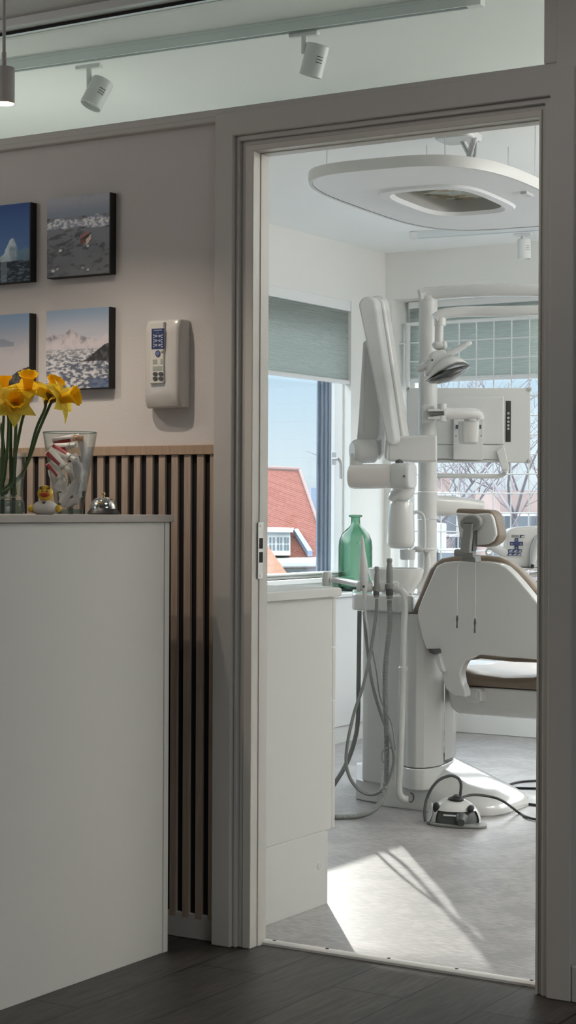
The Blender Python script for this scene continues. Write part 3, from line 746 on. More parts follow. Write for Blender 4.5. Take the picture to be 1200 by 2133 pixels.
def daffodil(head, face, foot, mid, label, size=.046, pale=True, seed=0):
    rnd = random.Random(seed)
    head = V(head); ax = V(face).normalized(); t = thing('daffodil', label, 'daffodil', foot, 'daffodils in the vase')
    a = V((0, 0, 1)) if abs(ax.z) < .9 else V((1, 0, 0)); x = (a-ax*a.dot(ax)).normalized(); y = ax.cross(x)
    back = head-ax*.016
    st = [V(foot)]+[V(m) for m in mid]+[back-ax*.014+V((0, 0, -.012)), back-ax*.006]
    G().tube(smooth_path(st, 8), .0036, 8).build('stem', M['stem'], t)
    G().lathe(back-ax*.012, [(0, 0), (.004, .002), (.0052, .008), (.004, .014), (.006, .022), (.009, .028)], 12, ax).build('ovary', M['ovary'], t)
    pg = G()
    for i in range(6):
        th_ = PI/3*i+rnd.uniform(-.1, .1); d = x*math.cos(th_)+y*math.sin(th_); s = ax.cross(d)
        back_tilt = rnd.uniform(-.25, .2) - (.05 if i % 2 else 0); tw_ = rnd.uniform(-.25, .25)
        rows = []; n = 9
        for q in range(n):
            v = q/(n-1); w = size*.37*(math.sin(PI*(.12+.88*v)**.8) if v < 1 else 0)+.0006
            cpos = head+d*(size*1.2*v)+ax*(size*(.10*math.sin(PI*v)+back_tilt*v*v))
            row = []
            for e in range(7):
                f_ = (e-3)/3; row.append(cpos+s*(w*f_)*math.cos(tw_*v)+ax*(w*f_*math.sin(tw_*v))+ax*(size*.07*(f_*f_)*(1-.3*v))+ax*(rnd.uniform(-1, 1)*.0005))
            rows.append(row)
        n7 = len(pg.v)
        pg.add([p for r_ in rows for p in r_], [(q*7+e, q*7+e+1, (q+1)*7+e+1, (q+1)*7+e) for q in range(n-1) for e in range(6)])
    pg.build('petals', M['petal_pale'] if pale else M['petal'], t, smooth=80)
    cg = G(); rings = []
    for q in range(10):
        v = q/9; r_ = size*(.20+.13*v+.16*sst(.72, 1, v)); z = size*.95*v
        rings.append([head+ax*(z-.001)+(x*math.cos(2*PI*j/36)+y*math.sin(2*PI*j/36))*(r_*(1+.10*sst(.7, 1, v)*math.sin(j*PI/2+seed)+.04*rnd.uniform(-1, 1)*v)) for j in range(36)])
    for q in range(9, 0, -1):
        rings.append([p+(head+ax*(p-head).dot(ax)-p)*.06 for p in rings[q]])
    cg.loft(rings, False); cg.build('trumpet', M['corona'], t, smooth=80)
    return t
def dv(px, py, d=0): return D(px, py, Zv-d)
F0 = lambda dx, dy: vc+V((dx, dy, .048))
daffodil(dv(30, 846, .05), -fw*.8+rt*.2+up*.3, F0(.012, -.02), [dv(28, 1000, .01), dv(33, 900, .03)], 'daffodil facing the viewer with petals spread, lowest and nearest of the bunch', .046, True, 1)
daffodil(dv(58, 812, .03), up*.8+rt*.1-fw*.5, F0(.0, .01), [dv(22, 1000, 0), dv(45, 880, .02)], 'daffodil with its trumpet pointing up, topmost middle of the bunch', .047, False, 2)
daffodil(dv(103, 822, .02), up*.75+rt*.30+fw*.35, F0(-.018, .015), [dv(48, 985, 0), dv(75, 895, .01)], 'daffodil with upturned trumpet and back to the viewer, second from the right', .047, False, 3)
daffodil(dv(125, 832, .03), rt*.9+up*.18-fw*.35, F0(-.006, -.012), [dv(50, 980, .01), dv(80, 900, .02)], 'daffodil facing right in profile, rightmost of the bunch', .050, True, 4)
daffodil(dv(10, 815, .00), up*.95-rt*.05+fw*.1, F0(-.03, .0), [dv(8, 1000, 0), dv(18, 880, 0)], 'half-closed daffodil bloom pointing up, at the upper left edge', .038, False, 5)
daffodil(dv(-6, 836, .045), -fw*.8-rt*.35+up*.2, F0(-.02, -.025), [dv(0, 1000, .02), dv(6, 900, .02)], 'daffodil cut by the left edge of the picture, facing left', .046, True, 6)
random.seed(3)
for i, (px, py, fx, lab) in enumerate(((2, 880, -.03, 'green daffodil stalk without a flower at the far left of the vase'), (22, 855, .02, 'green daffodil stalk rising behind the nearest flower in the vase'), (34, 862, .03, 'green daffodil stalk leaning right behind the lowest flower'))):
    t = thing('daffodil_stalk', lab, 'stalk', F0(fx, .01), 'daffodils in the vase')
    G().tube(smooth_path([F0(fx, .01), dv((px+14)/1.6, 980, -.01), dv(px, py, -.012)], 8), [.004]*16+[.001], 8).build('stalk', M['stem'], t)

# ---- rubber duck
dc = at(94, 1066, 0, -.24); dc.z = ZD; Zd = (dc-CAM).dot(fw); k = Zd/F
def du(px, py, d=0): return D(px, py, Zd-d)
duck = thing('rubber_duck', 'yellow rubber duck in a white coat on the desk before the glass', 'toy duck', dc)
cen = dc+V((0, 0, 13*k))
Mx = Matrix((rt, LEVF, UZ)).transposed()
G().ell(cen, (27*k, 25*k, 17*k), 28, 18, Mx).build('white_coat', M['coat'], duck)
hd_ = du(94.5, 1028); hd_ = V((hd_.x, hd_.y, hd_.z))
G().ell(hd_, (16.5*k, 15.5*k, 17*k), 24, 16, Mx).build('head', M['duck'], duck)
for sx in (-1, 1):
    w_ = cen+rt*(sx*28*k)+UZ*(-1*k)-fw*(6*k)
    G().ell(w_, (7*k, 8*k, 8*k), 14, 10, Mx).build('wing', M['duck'], duck)
bk = hd_-fw*(14*k)-UZ*(2*k)
b_ = G().ell(bk, (11.5*k, 9*k, 4*k), 20, 10, Mx).ell(bk-UZ*(3*k)+fw*(1*k), (8*k, 7*k, 3.5*k), 18, 8, Mx); b_.build('beak', M['beak'], duck)
gl_ = G()
for sx in (-1, 1):
    c_ = hd_+rt*(sx*6*k)-fw*(9.5*k)+UZ*(11.5*k)
    gl_.tube(circ(c_, rt, (UZ*.7-fw*-.7).normalized(), 4.6*k, 3.2*k, 16)+[circ(c_, rt, (UZ*.7-fw*-.7).normalized(), 4.6*k, 3.2*k, 16)[0]], 1.1*k, 6)
gl_.tube([hd_+rt*(-2*k)-fw*(10*k)+UZ*(11.5*k), hd_+rt*(2*k)-fw*(10*k)+UZ*(11.5*k)], 1.0*k, 6)
gl_.build('glasses', M['black_plastic'], duck)
for sx in (-1, 1): G().ell(hd_+rt*(sx*5*k)-fw*(14*k)+UZ*(4.5*k), (1.5*k, 1.2*k, 2*k), 10, 8, Mx).build('eye', M['black_plastic'], duck)
G().prism([cen+rt*(-5*k)-fw*(20*k)+UZ*(14*k), cen+rt*(5*k)-fw*(20*k)+UZ*(14*k), cen-fw*(23.5*k)+UZ*(8*k)], fw*(3*k)).build('collar', M['dark_grey'], duck)
# ---- bell
bc = at(216, 1066, 0, -.24); bc.z = ZD; kb = (bc-CAM).dot(fw)/F
bell = thing('desk_bell', 'chrome call bell on a black base at the end of the desk', 'bell', bc)
G().lathe(bc, [(0, 0), (34*kb, 0), (34.5*kb, 2*kb), (31*kb, 8*kb), (28*kb, 11.5*kb), (0, 11.5*kb)], 40).build('base', M['black_plastic'], bell)
G().lathe(bc, [(28.5*kb, 12*kb), (28.5*kb, 15*kb), (27.5*kb, 20*kb), (24.5*kb, 27*kb), (18*kb, 33*kb), (9*kb, 36*kb), (0, 36.6*kb)], 44).build('dome', M['chrome'], bell, smooth=60)
G().lathe(bc, [(2.2*kb, 36*kb), (2.2*kb, 40*kb), (3.6*kb, 41*kb), (3.8*kb, 43.5*kb), (2.4*kb, 46*kb), (0, 46.5*kb)], 16).build('button', M['brass'], bell)
# ---- things at the right edge
na = W(1194, 818, -.05); nb = W(1194, 833, -.05)
tag(G().box((na.x, -.0425, nb.z), (na.x+.06, -.04, na.z)).build('paper_note', M['note']), 'pale yellow paper note on the hall wall at the right edge', 'note')
na = W(1194.5, 861, -.05); nb = W(1194.5, 872, -.05)
tag(G().box((na.x, -.05, nb.z), (na.x+.2, -.04, na.z)).build('wall_strip', M['black_plastic'], None, .001), 'black horizontal strip on the wall below the yellow note', 'strip')
#==PART3==
# ================================================================== SURGERY THINGS
# ---- suspended ceiling panel
PZ = 2.2; pa = math.radians(4.5)
AX = V((math.cos(pa), math.sin(pa), 0)); AY = V((-math.sin(pa), math.cos(pa), 0))
PC = V((-.245, 1.575, 0)); HA, HB = .345, .645
def pout(ha, hb, z, e=3.4, c=None, n=72): return circ((c or PC)+V((0, 0, z)), AX, AY, ha, hb, n, e)
cp = thing('suspended_panel', 'large rounded white panel hung on wires from the surgery ceiling with a framed picture opening', 'ceiling panel', (PC.x, PC.y, 2.487))
HC = PC+AX*(-.005)+AY*(-.02); ha, hb = .137, .250
M['panel'] = pm('panel_white', (.80, .82, .83), .45, var=.01)
inner0 = pout(ha+.045, hb+.05, PZ, 3.6, HC); outer0 = pout(HA-.006, HB-.006, PZ)
g = G(); g.ring_prism(outer0, inner0, (0, 0, .030)); g.build('panel_board', M['panel'], cp, .002, smooth=40)
g = G(); n = 72
rings = [pout(HA-.006, HB-.006, PZ-.001), pout(HA+.004, HB+.004, PZ-.002), pout(HA+.007, HB+.007, PZ+.012), pout(HA+.006, HB+.006, PZ+.033), pout(HA-.007, HB-.007, PZ+.035), pout(HA-.0065, HB-.0065, PZ+.002)]
g.loft(rings, False); g.build('edge_band', pm('panel_edge', (.62, .63, .62), .4, var=.01), cp, smooth=40)
rings = [pout(ha+.046, hb+.051, PZ+.001, 3.6, HC), pout(ha+.04, hb+.045, PZ-.008, 3.6, HC), pout(ha+.012, hb+.014, PZ-.010, 3.6, HC), pout(ha, hb, PZ+.002, 3.6, HC)]
G().loft(rings, False).build('opening_frame', M['panel'], cp, smooth=40)
G().loft([pout(ha, hb, PZ+.002, 3.6, HC), pout(ha, hb, PZ+.050, 3.6, HC), pout(ha+.015, hb+.015, PZ+.050, 3.6, HC), pout(ha+.046, hb+.051, PZ+.031, 3.6, HC)], False).build('opening_lining', pm('lining_grey', (.40, .40, .385), .5), cp, smooth=40)
def art_mat():
    m, nt, out = new_mat('abstract_picture'); N = nt.nodes.new; L = nt.links.new
    b = N('ShaderNodeBsdfPrincipled'); L(b.outputs[0], out.inputs[0]); b.inputs['Roughness'].default_value = .4
    tc = N('ShaderNodeTexCoord'); nz = N('ShaderNodeTexNoise'); nz.inputs['Scale'].default_value = 9; nz.inputs['Detail'].default_value = 6; nz.inputs['Distortion'].default_value = 1.2
    L(tc.outputs['Object'], nz.inputs[0]); cr = N('ShaderNodeValToRGB'); e = cr.color_ramp.elements
    e[0].position = .3; e[0].color = (.045, .085, .065, 1); e[1].position = .75; e[1].color = (.62, .60, .52, 1)
    for p, c in ((.42, (.09, .12, .09)), (.5, (.40, .30, .18)), (.58, (.55, .58, .52)), (.66, (.30, .46, .47))):
        k_ = e.new(p); k_.color = (*c, 1)
    L(nz.outputs[0], cr.inputs[0]); L(cr.outputs[0], b.inputs['Base Color']); return m
G().prism(pout(ha+.004, hb+.004, PZ+.046, 3.6, HC), (0, 0, .006)).build('picture', art_mat(), cp, smooth=0)
for sx, sy in ((-.75, -.7), (.55, -.82), (.8, .1), (-.75, .6), (.0, .85)):
    p = PC+AX*(HA*sx)+AY*(HB*sy)
    G().tube([p+V((0, 0, PZ+.03)), p+V((0, 0, 2.487))], .0016, 6).build('hanging_wire', M['steel'], cp)
ca = at(955, 287, 2, 2.47)
G().prism(circ((ca.x, ca.y, 2.487), AX, AY, .075, .075, 28, 4), (0, 0, -.028)).build('ceiling_canopy', M['wplastic'], cp, .008, 3)
e_ = at(972, 338, 2, PZ+.03)
for dx in (0, .012):
    G().tube(smooth_path([(ca.x+dx, ca.y+.02, 2.462), (ca.x+.035+dx, ca.y+.03, 2.40), (e_.x+.02+dx, e_.y, PZ+.10), (e_.x+dx*.5, e_.y, PZ+.03)], 6), .0055, 8).build('power_cable', M['wgrey'], cp)
q = at(1098, 393, 2, PZ+.015)
ej = G().obox((q.x, q.y, PZ+.016), (AX, AY, UZ), (.012, .035, .024)).build('edge_clip', M['wgrey'], cp, .003)
# ---- track lights
M['trackw'] = pm('track_white', (.72, .76, .78), .4, var=.01)
M['spotw'] = pm('spot_white', (.76, .78, .77), .4, var=.015)
def track(a, b, label):
    a, b = V(a), V(b); d = (b-a).normalized(); s = d.cross(UZ)
    t = thing('track_rail', label, 'track', ((a+b)/2).to_tuple()[:2]+(2.487,), 'ceiling track rails')
    c = (a+b)/2; L = (b-a).length/2
    g = G(); g.obox((c.x, c.y, 2.482), (d, s, UZ), (L, .017, .005)); g.obox((c+s*.0135).to_tuple()[:2]+(2.465,), (d, s, UZ), (L, .0035, .012)); g.obox((c-s*.0135).to_tuple()[:2]+(2.465,), (d, s, UZ), (L, .0035, .012))
    g.build('rail', M['trackw'], t, .001)
    G().obox((c.x, c.y, 2.474), (d, s, UZ), (L*.998, .010, .003)).build('channel', M['dark_grey'], t)
    for e, k_ in ((a, -1), (b, 1)):
        G().obox((e.x+d.x*k_*.02, e.y+d.y*k_*.02, 2.469), (d, s, UZ), (.022, .0175, .017)).build('end_cap', M['wmetal'], t, .002)
    return d, s
ta = at(30, 147, 2, 2.455); tb = at(975, 14, 2, 2.455)
td = (tb-ta).normalized()
d1, s1 = track(ta-td*.6, tb, 'long white ceiling track with two spots seen through the glass above the door wall')
ta2 = at(872, 496, 2, 2.455); tb2 = at(1128, 479, 2, 2.455)
d2, s2 = track(ta2, ta2+(tb2-ta2).normalized()*1.6, 'white ceiling track near the far corner beyond the hung panel')
def spot(p, head_c, axis, r, L, d, label):
    p = V(p); t = thing('track_spot', label, 'spotlight', (p.x, p.y, 2.452), 'white track spots')
    s = d.cross(UZ)
    G().obox((p.x, p.y, 2.446), (d, s, UZ), (.044, .012, .006)).build('adapter', M['wmetal'], t, .003)
    hc = V(head_c); ax = V(axis).normalized()
    j = hc-ax*(L*.28)
    side = V((p.x, p.y, j.z))
    G().tube([(p.x, p.y, 2.442), (side.x, side.y, side.z-.004)], .0085, 12).build('stem', M['spotw'], t)
    if (side-hc).length > .01: G().tube([side, hc-ax*(L*.2)], .007, 10).build('pivot', M['wmetal'], t)
    a = hc-ax*L/2
    G().lathe(a, [(0, 0), (r*.93, 0), (r, .003), (r, L), (r*.93, L), (r*.93, L-.012), (r*.55, L-.03), (0, L-.032)], 36, ax).build('head', M['spotw'], t)
    G().lathe(a, [(0, L-.016), (r*.9, L-.016), (r*.9, L-.012), (0, L-.010)], 30, ax).build('lens', pm('spot_lens', (.55, .57, .55), .2), t)
    n0 = (-fw-ax*(-fw).dot(ax)).normalized(); tn = ax.cross(n0)
    for i in range(3):
        c = a+ax*(L*.38+i*.008)
        rot = [n0*math.cos(q)+tn*math.sin(q) for q in [(-.75+.6*k_/6) if spot.flip else (.15+.6*k_/6) for k_ in range(7)]]
        G().tube([c+v*(r+.0002) for v in rot], .0011, 6).build('vent_slot', M['dark_grey'], t)
spot.flip = True
sa = at(186, 139, 2, 2.446); Zs = (sa-CAM).dot(fw)
spot(sa, D(202, 195, Zs-.01), rt*-.42-up*.90-fw*.18, 23.5*Zs/F, 62*Zs/F, d1, 'white spotlight on the long track, tilted left, above the prints')
sb = at(634, 72, 2, 2.446); Zs = (sb-CAM).dot(fw)
spot(sb, D(655, 126, Zs-.01), rt*-.25-up*.95+fw*.15, 24*Zs/F, 66*Zs/F, d1, 'white spotlight on the long track, nearly upright, above the door head')
sd = at(1089, 489, 2, 2.446); Zs = (sd-CAM).dot(fw)
spot(sd, D(1092, 519, Zs), rt*.02-up, 14*Zs/F, 41*Zs/F, d2, 'small white spotlight on the track near the far corner')

# ---- cabinets by the door
cx = -.105
yk = at(699, 1400, 0, cx).y
k1 = thing('base_cabinet', 'white drawer cabinet just inside the door on the left', 'cabinet', (-.5, .28, 0))
G().box((-1.2, .02, .214), (cx, yk-.018, .886)).build('cabinet_body', M['wcab'], k1, .0008)
yp = at(682.6, 1881, 0, cx).y
G().box((-1.2, .02, .0), (cx, yp-.012, .2135)).build('plinth', M['wcab'], k1, .0008)
G().box((-1.2, yp-.011, .0), (cx-.001, yp, .208)).build('toe_board', M['wcab'], k1, .0008)
for za, zb in ((.214, .492), (.496, .582), (.586, .738), (.742, .884)):
    d_ = G().box((-1.2+.002, yk-.017, za+.001), (cx, yk, zb-.001)).build('drawer_front', M['wcab'], k1, .0012)
    G().box((-.9, yk, zb-.012), (-.3, yk+.010, zb-.004)).build('handle', M['steel'], d_, .001)
pd = at(665.5, 1803, 0, cx)
G().lathe((cx-.0005, pd.y, pd.z), [(.0, .0022), (.010, .002), (.0115, 0)], 20, (1, 0, 0)).build('cover_cap', M['wplastic'], k1)
ywt = at(713, 1225, 0, cx+.012).y
g = G(); prof = [(.02, .8865), (ywt-.012, .8865), (ywt-.003, .890), (ywt, .8995), (ywt-.003, .909), (ywt-.012, .9125), (.02, .9125)]
g.prism([V((-1.99, y, z)) for y, z in prof], (1.99+cx+.012, 0, 0))
tag(g.build('worktop', M['wcab'], None, .002), 'white worktop with rounded front edge on the cabinet by the door', 'worktop')
# ---- low boxing along the window wall
xl = at(701, 1551, 2, 0).x
k2 = thing('wall_boxing', 'low white service boxing along the wall below the left window', 'cabinet', (-1.9, 3.0, 0))
zl = at(740, 1230.5, 0, -1.91).z
G().box((XW, .65, .085), (xl, YB-.02, zl-.022)).build('boxing_front', M['wsatin'], k2, .001)
G().box((XW, .65, 0), (xl-.012, YB-.02, .084)).build('plinth', M['wsatin'], k2, .001)
G().box((XW, .62, zl-.021), (xl+.012, YB-.02, zl)).build('top_ledge', M['wplastic'], k2, .003)
ye_ = at(704, 1400, 0, xl).y
# ---- green bottle
bp_ = at(740, 1231, 0, -1.91); Zb = (bp_-CAM).dot(fw); kb = Zb/F
bt = thing('green_bottle', 'large green glass bottle with narrow neck on the ledge by the left window', 'bottle', (bp_.x, bp_.y, zl+.0005))
def bprof(s): return [(0, .0), (30, 0), (34.5, 4), (35.3, 12), (35.3, 92), (34, 104), (29, 117), (20, 127), (13, 133), (10, 138), (9.2, 150), (9.6, 152), (14, 154), (14, 157), (9, 158)]
G().lathe((bp_.x, bp_.y, zl+.0006), [(r_*kb, z*kb) for r_, z in bprof(0)], 48).build('bottle_body', M['bottle'], bt, smooth=60)
G().lathe((bp_.x, bp_.y, zl+.0006), [(0, .4*kb), (31*kb, .4*kb), (34.2*kb, 5*kb), (33*kb, 9*kb), (0, 10*kb)], 40).build('dark_foot', pm('bottle_foot', (.01, .03, .022), .2), bt)

# ---- dental unit: column, base, ledge, bowl, tap, post
du_ = thing('dental_unit', 'white dental unit column with rinsing bowl, tap and tall post beside the chair', 'dental unit', (-.8, 2.4, 0))
def plan(pts, z0, z1): return G().prism([V((D(px, 1200, Z).x, D(px, 1200, Z).y, z0)) for px, Z in pts], (0, 0, z1-z0))
zs1 = D(843, 1597, 6.78).z; zstep = D(745, 1624, 7.02).z; zt1 = D(760, 1271, 6.98).z
front = [(843, 6.80), (853, 6.765), (868, 6.745), (885, 6.745), (903, 6.77), (918, 6.81), (926, 6.85)]
plan([(757, 6.99), (770, 6.95), (836, 6.83), (843, 6.84), (843, 7.40), (757, 7.45)], zstep, zt1).build('side_cover', M['wsatin'], du_, .006, 3)
plan(front+[(926, 7.4), (843, 7.4)], zs1, zt1-.002).build('front_cover', M['wplastic'], du_, .002, 2)
plan([(928, 6.87), (944, 6.95), (951.5, 7.03), (951.5, 7.35), (928, 7.4)], zs1+.012, zt1-.07).build('rear_cover', M['wplastic'], du_, .002, 2)
plan([(744, 7.04), (757, 7.00), (840, 6.845), (884, 6.785), (900, 6.80), (925, 6.9), (948, 7.05), (948, 7.4), (744, 7.5)], .001, zstep).build('base_plate', M['wplastic'], du_, .004, 2)
plan([(800, 6.95), (836, 6.84)]+[(p, Z-.004) for p, Z in front]+[(946, 6.97), (951, 7.04), (951, 7.38), (800, 7.4)], zstep+.001, zs1-.003).build('base_collar', M['wgloss'], du_, .006, 3)
# tongue of the base towards the chair
g = G(); rings = []; yc = 2.285
xs = [-.80, -.70, -.62, -.54, -.47, -.41, -.365, -.335, -.318]
hs = [.20, .195, .165, .132, .103, .078, .060, .044, .02]; ws = [.19, .20, .208, .212, .212, .205, .19, .16, .11]
for x, h_, w_ in zip(xs, hs, ws):
    rings.append([V((x, yc+.012*(x+.6)+w_*math.copysign(abs(math.cos(t))**(.55), math.cos(t)), max(.0015, h_*abs(math.sin(t))**.62))) for t in [PI*i/24 for i in range(25)]])
g.loft(rings).build('base_tongue', M['wgloss'], du_, smooth=60)
# tray ledge
ztl = D(760, 1236, 6.95).z
plan([(734, 6.98), (741, 6.955), (822, 6.80), (833, 6.79), (860, 6.80), (873, 6.87), (875, 7.2), (734, 7.3)], zt1+.001, ztl).build('tray_ledge', M['wgloss'], du_, .008, 3)
for x_ in (856, 864, 871):
    q = D(x_, 1229, 6.9); q.z = ztl
    G().lathe(q, [(.006, 0), (.006, .003), (0, .0035)], 14).build('button', M['wgrey'], du_)
# bowl
Zbw = 7.03; bo = D(825, 1215, Zbw); bo.z = ztl; kk = Zbw/F
bw = G().lathe(bo, [(36*kk, 0), (37*kk, 2*kk), (44*kk, 12*kk), (54*kk, 28*kk), (58*kk, 44*kk), (58.5*kk, 50*kk), (56.5*kk, 51*kk), (55*kk, 46*kk), (48*kk, 26*kk), (20*kk, 14*kk), (0, 12*kk)], 48).build('rinsing_bowl', M['wgloss'], du_, smooth=60)
g = G(); g.tube(dpath([(868, 1226, 7.06), (880, 1215, 7.06), (888, 1196, 7.06), (890, 1170, 7.06), (889, 1150, 7.06)]), [.026-.014*i/24 for i in range(25)], 14).build('bowl_stand', M['wplastic'], du_)
q = D(882, 1147, 7.05)
ts = G().prism(circ(q, rt, LEVF, .043, .035, 28), (0, 0, .010)).build('tap_base', M['wplastic'], du_, .003, 2)
q2 = D(870, 1144, 7.04)
G().obox(q2, (rt, LEVF, UZ), (.013, .014, .011)).build('tap_block', M['wgrey'], ts, .003)
q3 = D(884.5, 1141, 7.045)
G().lathe(q3-UZ*.012, [(0, 0), (.0055, 0), (.0055, .018), (0, .018)], 14).build('tap_seal', M['dark_grey'], ts)
G().tube(dpath([(884, 1150, 7.045), (884.5, 1120, 7.045), (884, 1090, 7.045), (881.5, 1075, 7.045), (875, 1068, 7.045), (868, 1066.5, 7.045), (861, 1069, 7.045), (857, 1076, 7.045), (856.5, 1089, 7.045)], 7), .0068, 12).build('tap_spout', M['wgrey'], ts)
# post
Zp = 7.18; pp = D(891, 900, Zp); rp_ = 19.5*Zp/F
zpt = D(891, 628, Zp).z; 
g = G(); zj = D(891, 1024, Zp).z; zk_ = D(891, 1082, Zp).z
G().lathe((pp.x, pp.y, 0), [(0, zt1+.02), (rp_*1.02, zt1+.02), (rp_*1.02, zk_-.0012), (0, zk_-.0012)], 32).build('post_foot', M['wplastic'], du_)
G().lathe((pp.x, pp.y, 0), [(0, zk_), (rp_*1.06, zk_), (rp_*1.06, zj-.0015), (0, zj-.0015)], 32).build('post_sleeve', M['wplastic'], du_)
G().lathe((pp.x, pp.y, 0), [(0, zj), (rp_, zj), (rp_, zpt), (0, zpt)], 32).build('post', M['wplastic'], du_)
g = G(); path = dpath([(874, 616, Zp), (892, 613, Zp), (930, 610, Zp-.02), (990, 606, Zp-.06), (1060, 604.5, Zp-.10), (1140, 606, Zp-.14), (1230, 612, Zp-.18), (1290, 624, Zp-.2)], 5)
def flat_tube(path, w, h, n=16):
    g = G(); rings = []
    for i, p in enumerate(path):
        t = (path[min(i+1, len(path)-1)]-path[max(i-1, 0)]).normalized(); s = t.cross(UZ).normalized(); u2 = s.cross(t)
        rings.append([p+s*(w*math.copysign(abs(math.cos(a))**.5, math.cos(a)))+u2*(h*math.copysign(abs(math.sin(a))**.5, math.sin(a))) for a in [2*PI*j/n for j in range(n)]])
    return g.loft(rings)
flat_tube(path, .036, .026).build('top_boom', M['wplastic'], du_)
G().lathe((pp.x, pp.y, 0), [(0, zpt), (rp_*.98, zpt), (rp_, zpt+.002), (rp_*1.02, zpt+.02), (0, zpt+.02)], 32).build('boom_socket', M['wplastic'], du_)
# right hand tray arm at bowl height
path = dpath([(890, 1040, Zp+.02), (915, 1046, Zp+.03), (950, 1050, Zp+.05), (985, 1056, Zp+.08), (1003, 1058, Zp+.09)], 5)
n = len(path); g = G(); rings = []
for i, p in enumerate(path):
    f_ = i/(n-1); h_ = .044*(1-f_)+.034*f_; w_ = .04
    if f_ > .93: h_ *= .85; w_ *= .8
    t = (path[min(i+1, n-1)]-path[max(i-1, 0)]).normalized(); s = t.cross(UZ).normalized()
    rings.append([p-UZ*(.018*(1-f_))+s*(w_*math.copysign(abs(math.cos(a))**.6, math.cos(a)))+UZ*(h_*math.copysign(abs(math.sin(a))**.6, math.sin(a))) for a in [2*PI*j/18 for j in range(18)]])
g.loft(rings).build('tray_arm', M['wgloss'], du_)
# ledge arm and instrument holder, suction pipe
Zh = 6.72
g = G(); g.tube(dpath([(688, 1207, 6.95), (700, 1208, 6.94), (730, 1213, 6.85), (757, 1218, 6.74)], 5), .0115, 14); hold = g.build('holder_arm', M['wgloss'], du_)
a = D(681, 1206, 6.96)
G().lathe(a-UZ*.026, [(0, 0), (.017, 0), (.019, .004), (.019, .05), (.015, .055), (0, .055)], 24).build('arm_joint', M['wplastic'], hold)
g = G()
for x0_, x1_ in ((743, 752), (762, 776), (789, 803), (817, 831)):
    a, b = D(x0_, 1222, Zh), D(x1_, 1222, Zh)
    g.lathe(a, [(0, 0), (.017, 0), (.020, .004), (.020, (b-a).length-.004), (.017, (b-a).length), (0, (b-a).length)], 24, b-a)
g.tube([D(745, 1226, Zh+.012), D(829, 1226, Zh+.012)], .009, 10)
g.build('instrument_holder', M['wplastic'], du_)
pipe = smooth_path([D(824, 1228, Zh), D(834, 1229, Zh-.005), D(842, 1240, Zh-.01), D(844.5, 1262, Zh-.01), D(842, 1310, Zh-.01), D(840, 1390, Zh-.01)], 6)
G().tube(pipe, .0125, 14).build('suction_pipe', M['wgloss'], du_)
p2 = smooth_path([D(840, 1394, Zh-.01), D(836, 1500, Zh-.01), D(832, 1600, Zh-.01), D(830, 1640, Zh-.01), D(833, 1657, Zh-.01), D(841, 1665, Zh-.01), D(850, 1666, Zh-.01)], 6)
G().tube(p2, .0150, 14).build('suction_pipe', M['wplastic'], du_)
G().lathe(D(840, 1394, Zh-.01)-UZ*.004, [(.0185, 0), (.0185, .01), (.014, .016), (.012, .016)], 18).build('pipe_collar', M['wplastic'], du_)
cl = [D(855+7*math.cos(t), 1661-9.5*math.sin(t), Zh-.012) for t in [-1.9+.35*i for i in range(11)]]
G().tube(cl, .0032, 8).build('pipe_clip', M['dark_grey'], du_)

# ---- instruments and hoses
ih = thing('scaler_handpiece', 'long white slender handpiece pointing up, leftmost in the instrument holder', 'handpiece', D(757, 1260, Zh-.03), 'instruments in the holder')
Zi = Zh-.018
def axis_lathe(p0, p1, prof, Z, n=20):    # prof: (fraction along, radius in px)
    a, b = D(*p0, Z), D(*p1, Z); L = (b-a).length
    return G().lathe(a, [(r_*Z/F, f_*L) for f_, r_ in prof], n, b-a)
axis_lathe((760, 1250), (754.5, 1114), [(0, 0), (0, 3.5), (.12, 4.6), (.22, 7.4), (.36, 9.6), (.5, 9.4), (.62, 7.8), (.74, 5.2), (.9, 3.6), (1, 1.2), (1, 0)], Zi).build('handle', M['wplastic'], ih)
for yy in (1201, 1207): axis_lathe((757.5, yy+1.5), (757.5, yy-1.5), [(0, 10.2), (1, 10.2)], Zi).build('grip_mark', M['wgrey'], ih)
G().lathe(D(757.5, 1222, Zi-.021), [(0, .001), (.005, .0005), (.005, 0)], 14, -fw).build('switch', M['dark_grey'], ih)
G().tube(dpath([(760, 1250, Zi), (762, 1285, Zi+.01), (768, 1320, Zi+.015), (775, 1355, Zi+.02)], 5), .0042, 8).build('cord', M['wgrey'], ih)
sv = thing('suction_nozzle', 'short dark grey suction nozzle, middle of the instrument holder', 'suction nozzle', D(784, 1250, Zi), 'instruments in the holder')
axis_lathe((784, 1245), (785, 1180), [(0, 0), (0, 5), (.14, 6), (.22, 7), (.36, 7.4), (.38, 6.2), (.5, 5.8), (.76, 5), (.8, 3.8), (.85, 3.8), (.87, 5), (.97, 5), (1, 4), (1, 0)], Zi).build('nozzle_body', M['mid_grey'], sv)
axis_lathe((784, 1240), (784, 1226), [(0, 6.4), (1, 6.4)], Zi-.001).build('collar', M['dark_grey'], sv)
sw = thing('suction_nozzle', 'larger dark grey suction nozzle, rightmost of the instrument holder', 'suction nozzle', D(812, 1250, Zi), 'instruments in the holder')
axis_lathe((811.5, 1248), (811.5, 1163), [(0, 0), (0, 6.5), (.2, 7.4), (.3, 8.6), (.37, 8.8), (.39, 7.2), (.55, 7.4), (.8, 6.4), (.85, 5), (.9, 5), (.92, 6), (.98, 6), (1, 5), (1, 0)], Zi).build('nozzle_body', M['mid_grey'], sw)
axis_lathe((811.5, 1240), (811.5, 1222), [(0, 7.6), (1, 7.6)], Zi-.001).build('collar', M['dark_grey'], sw)
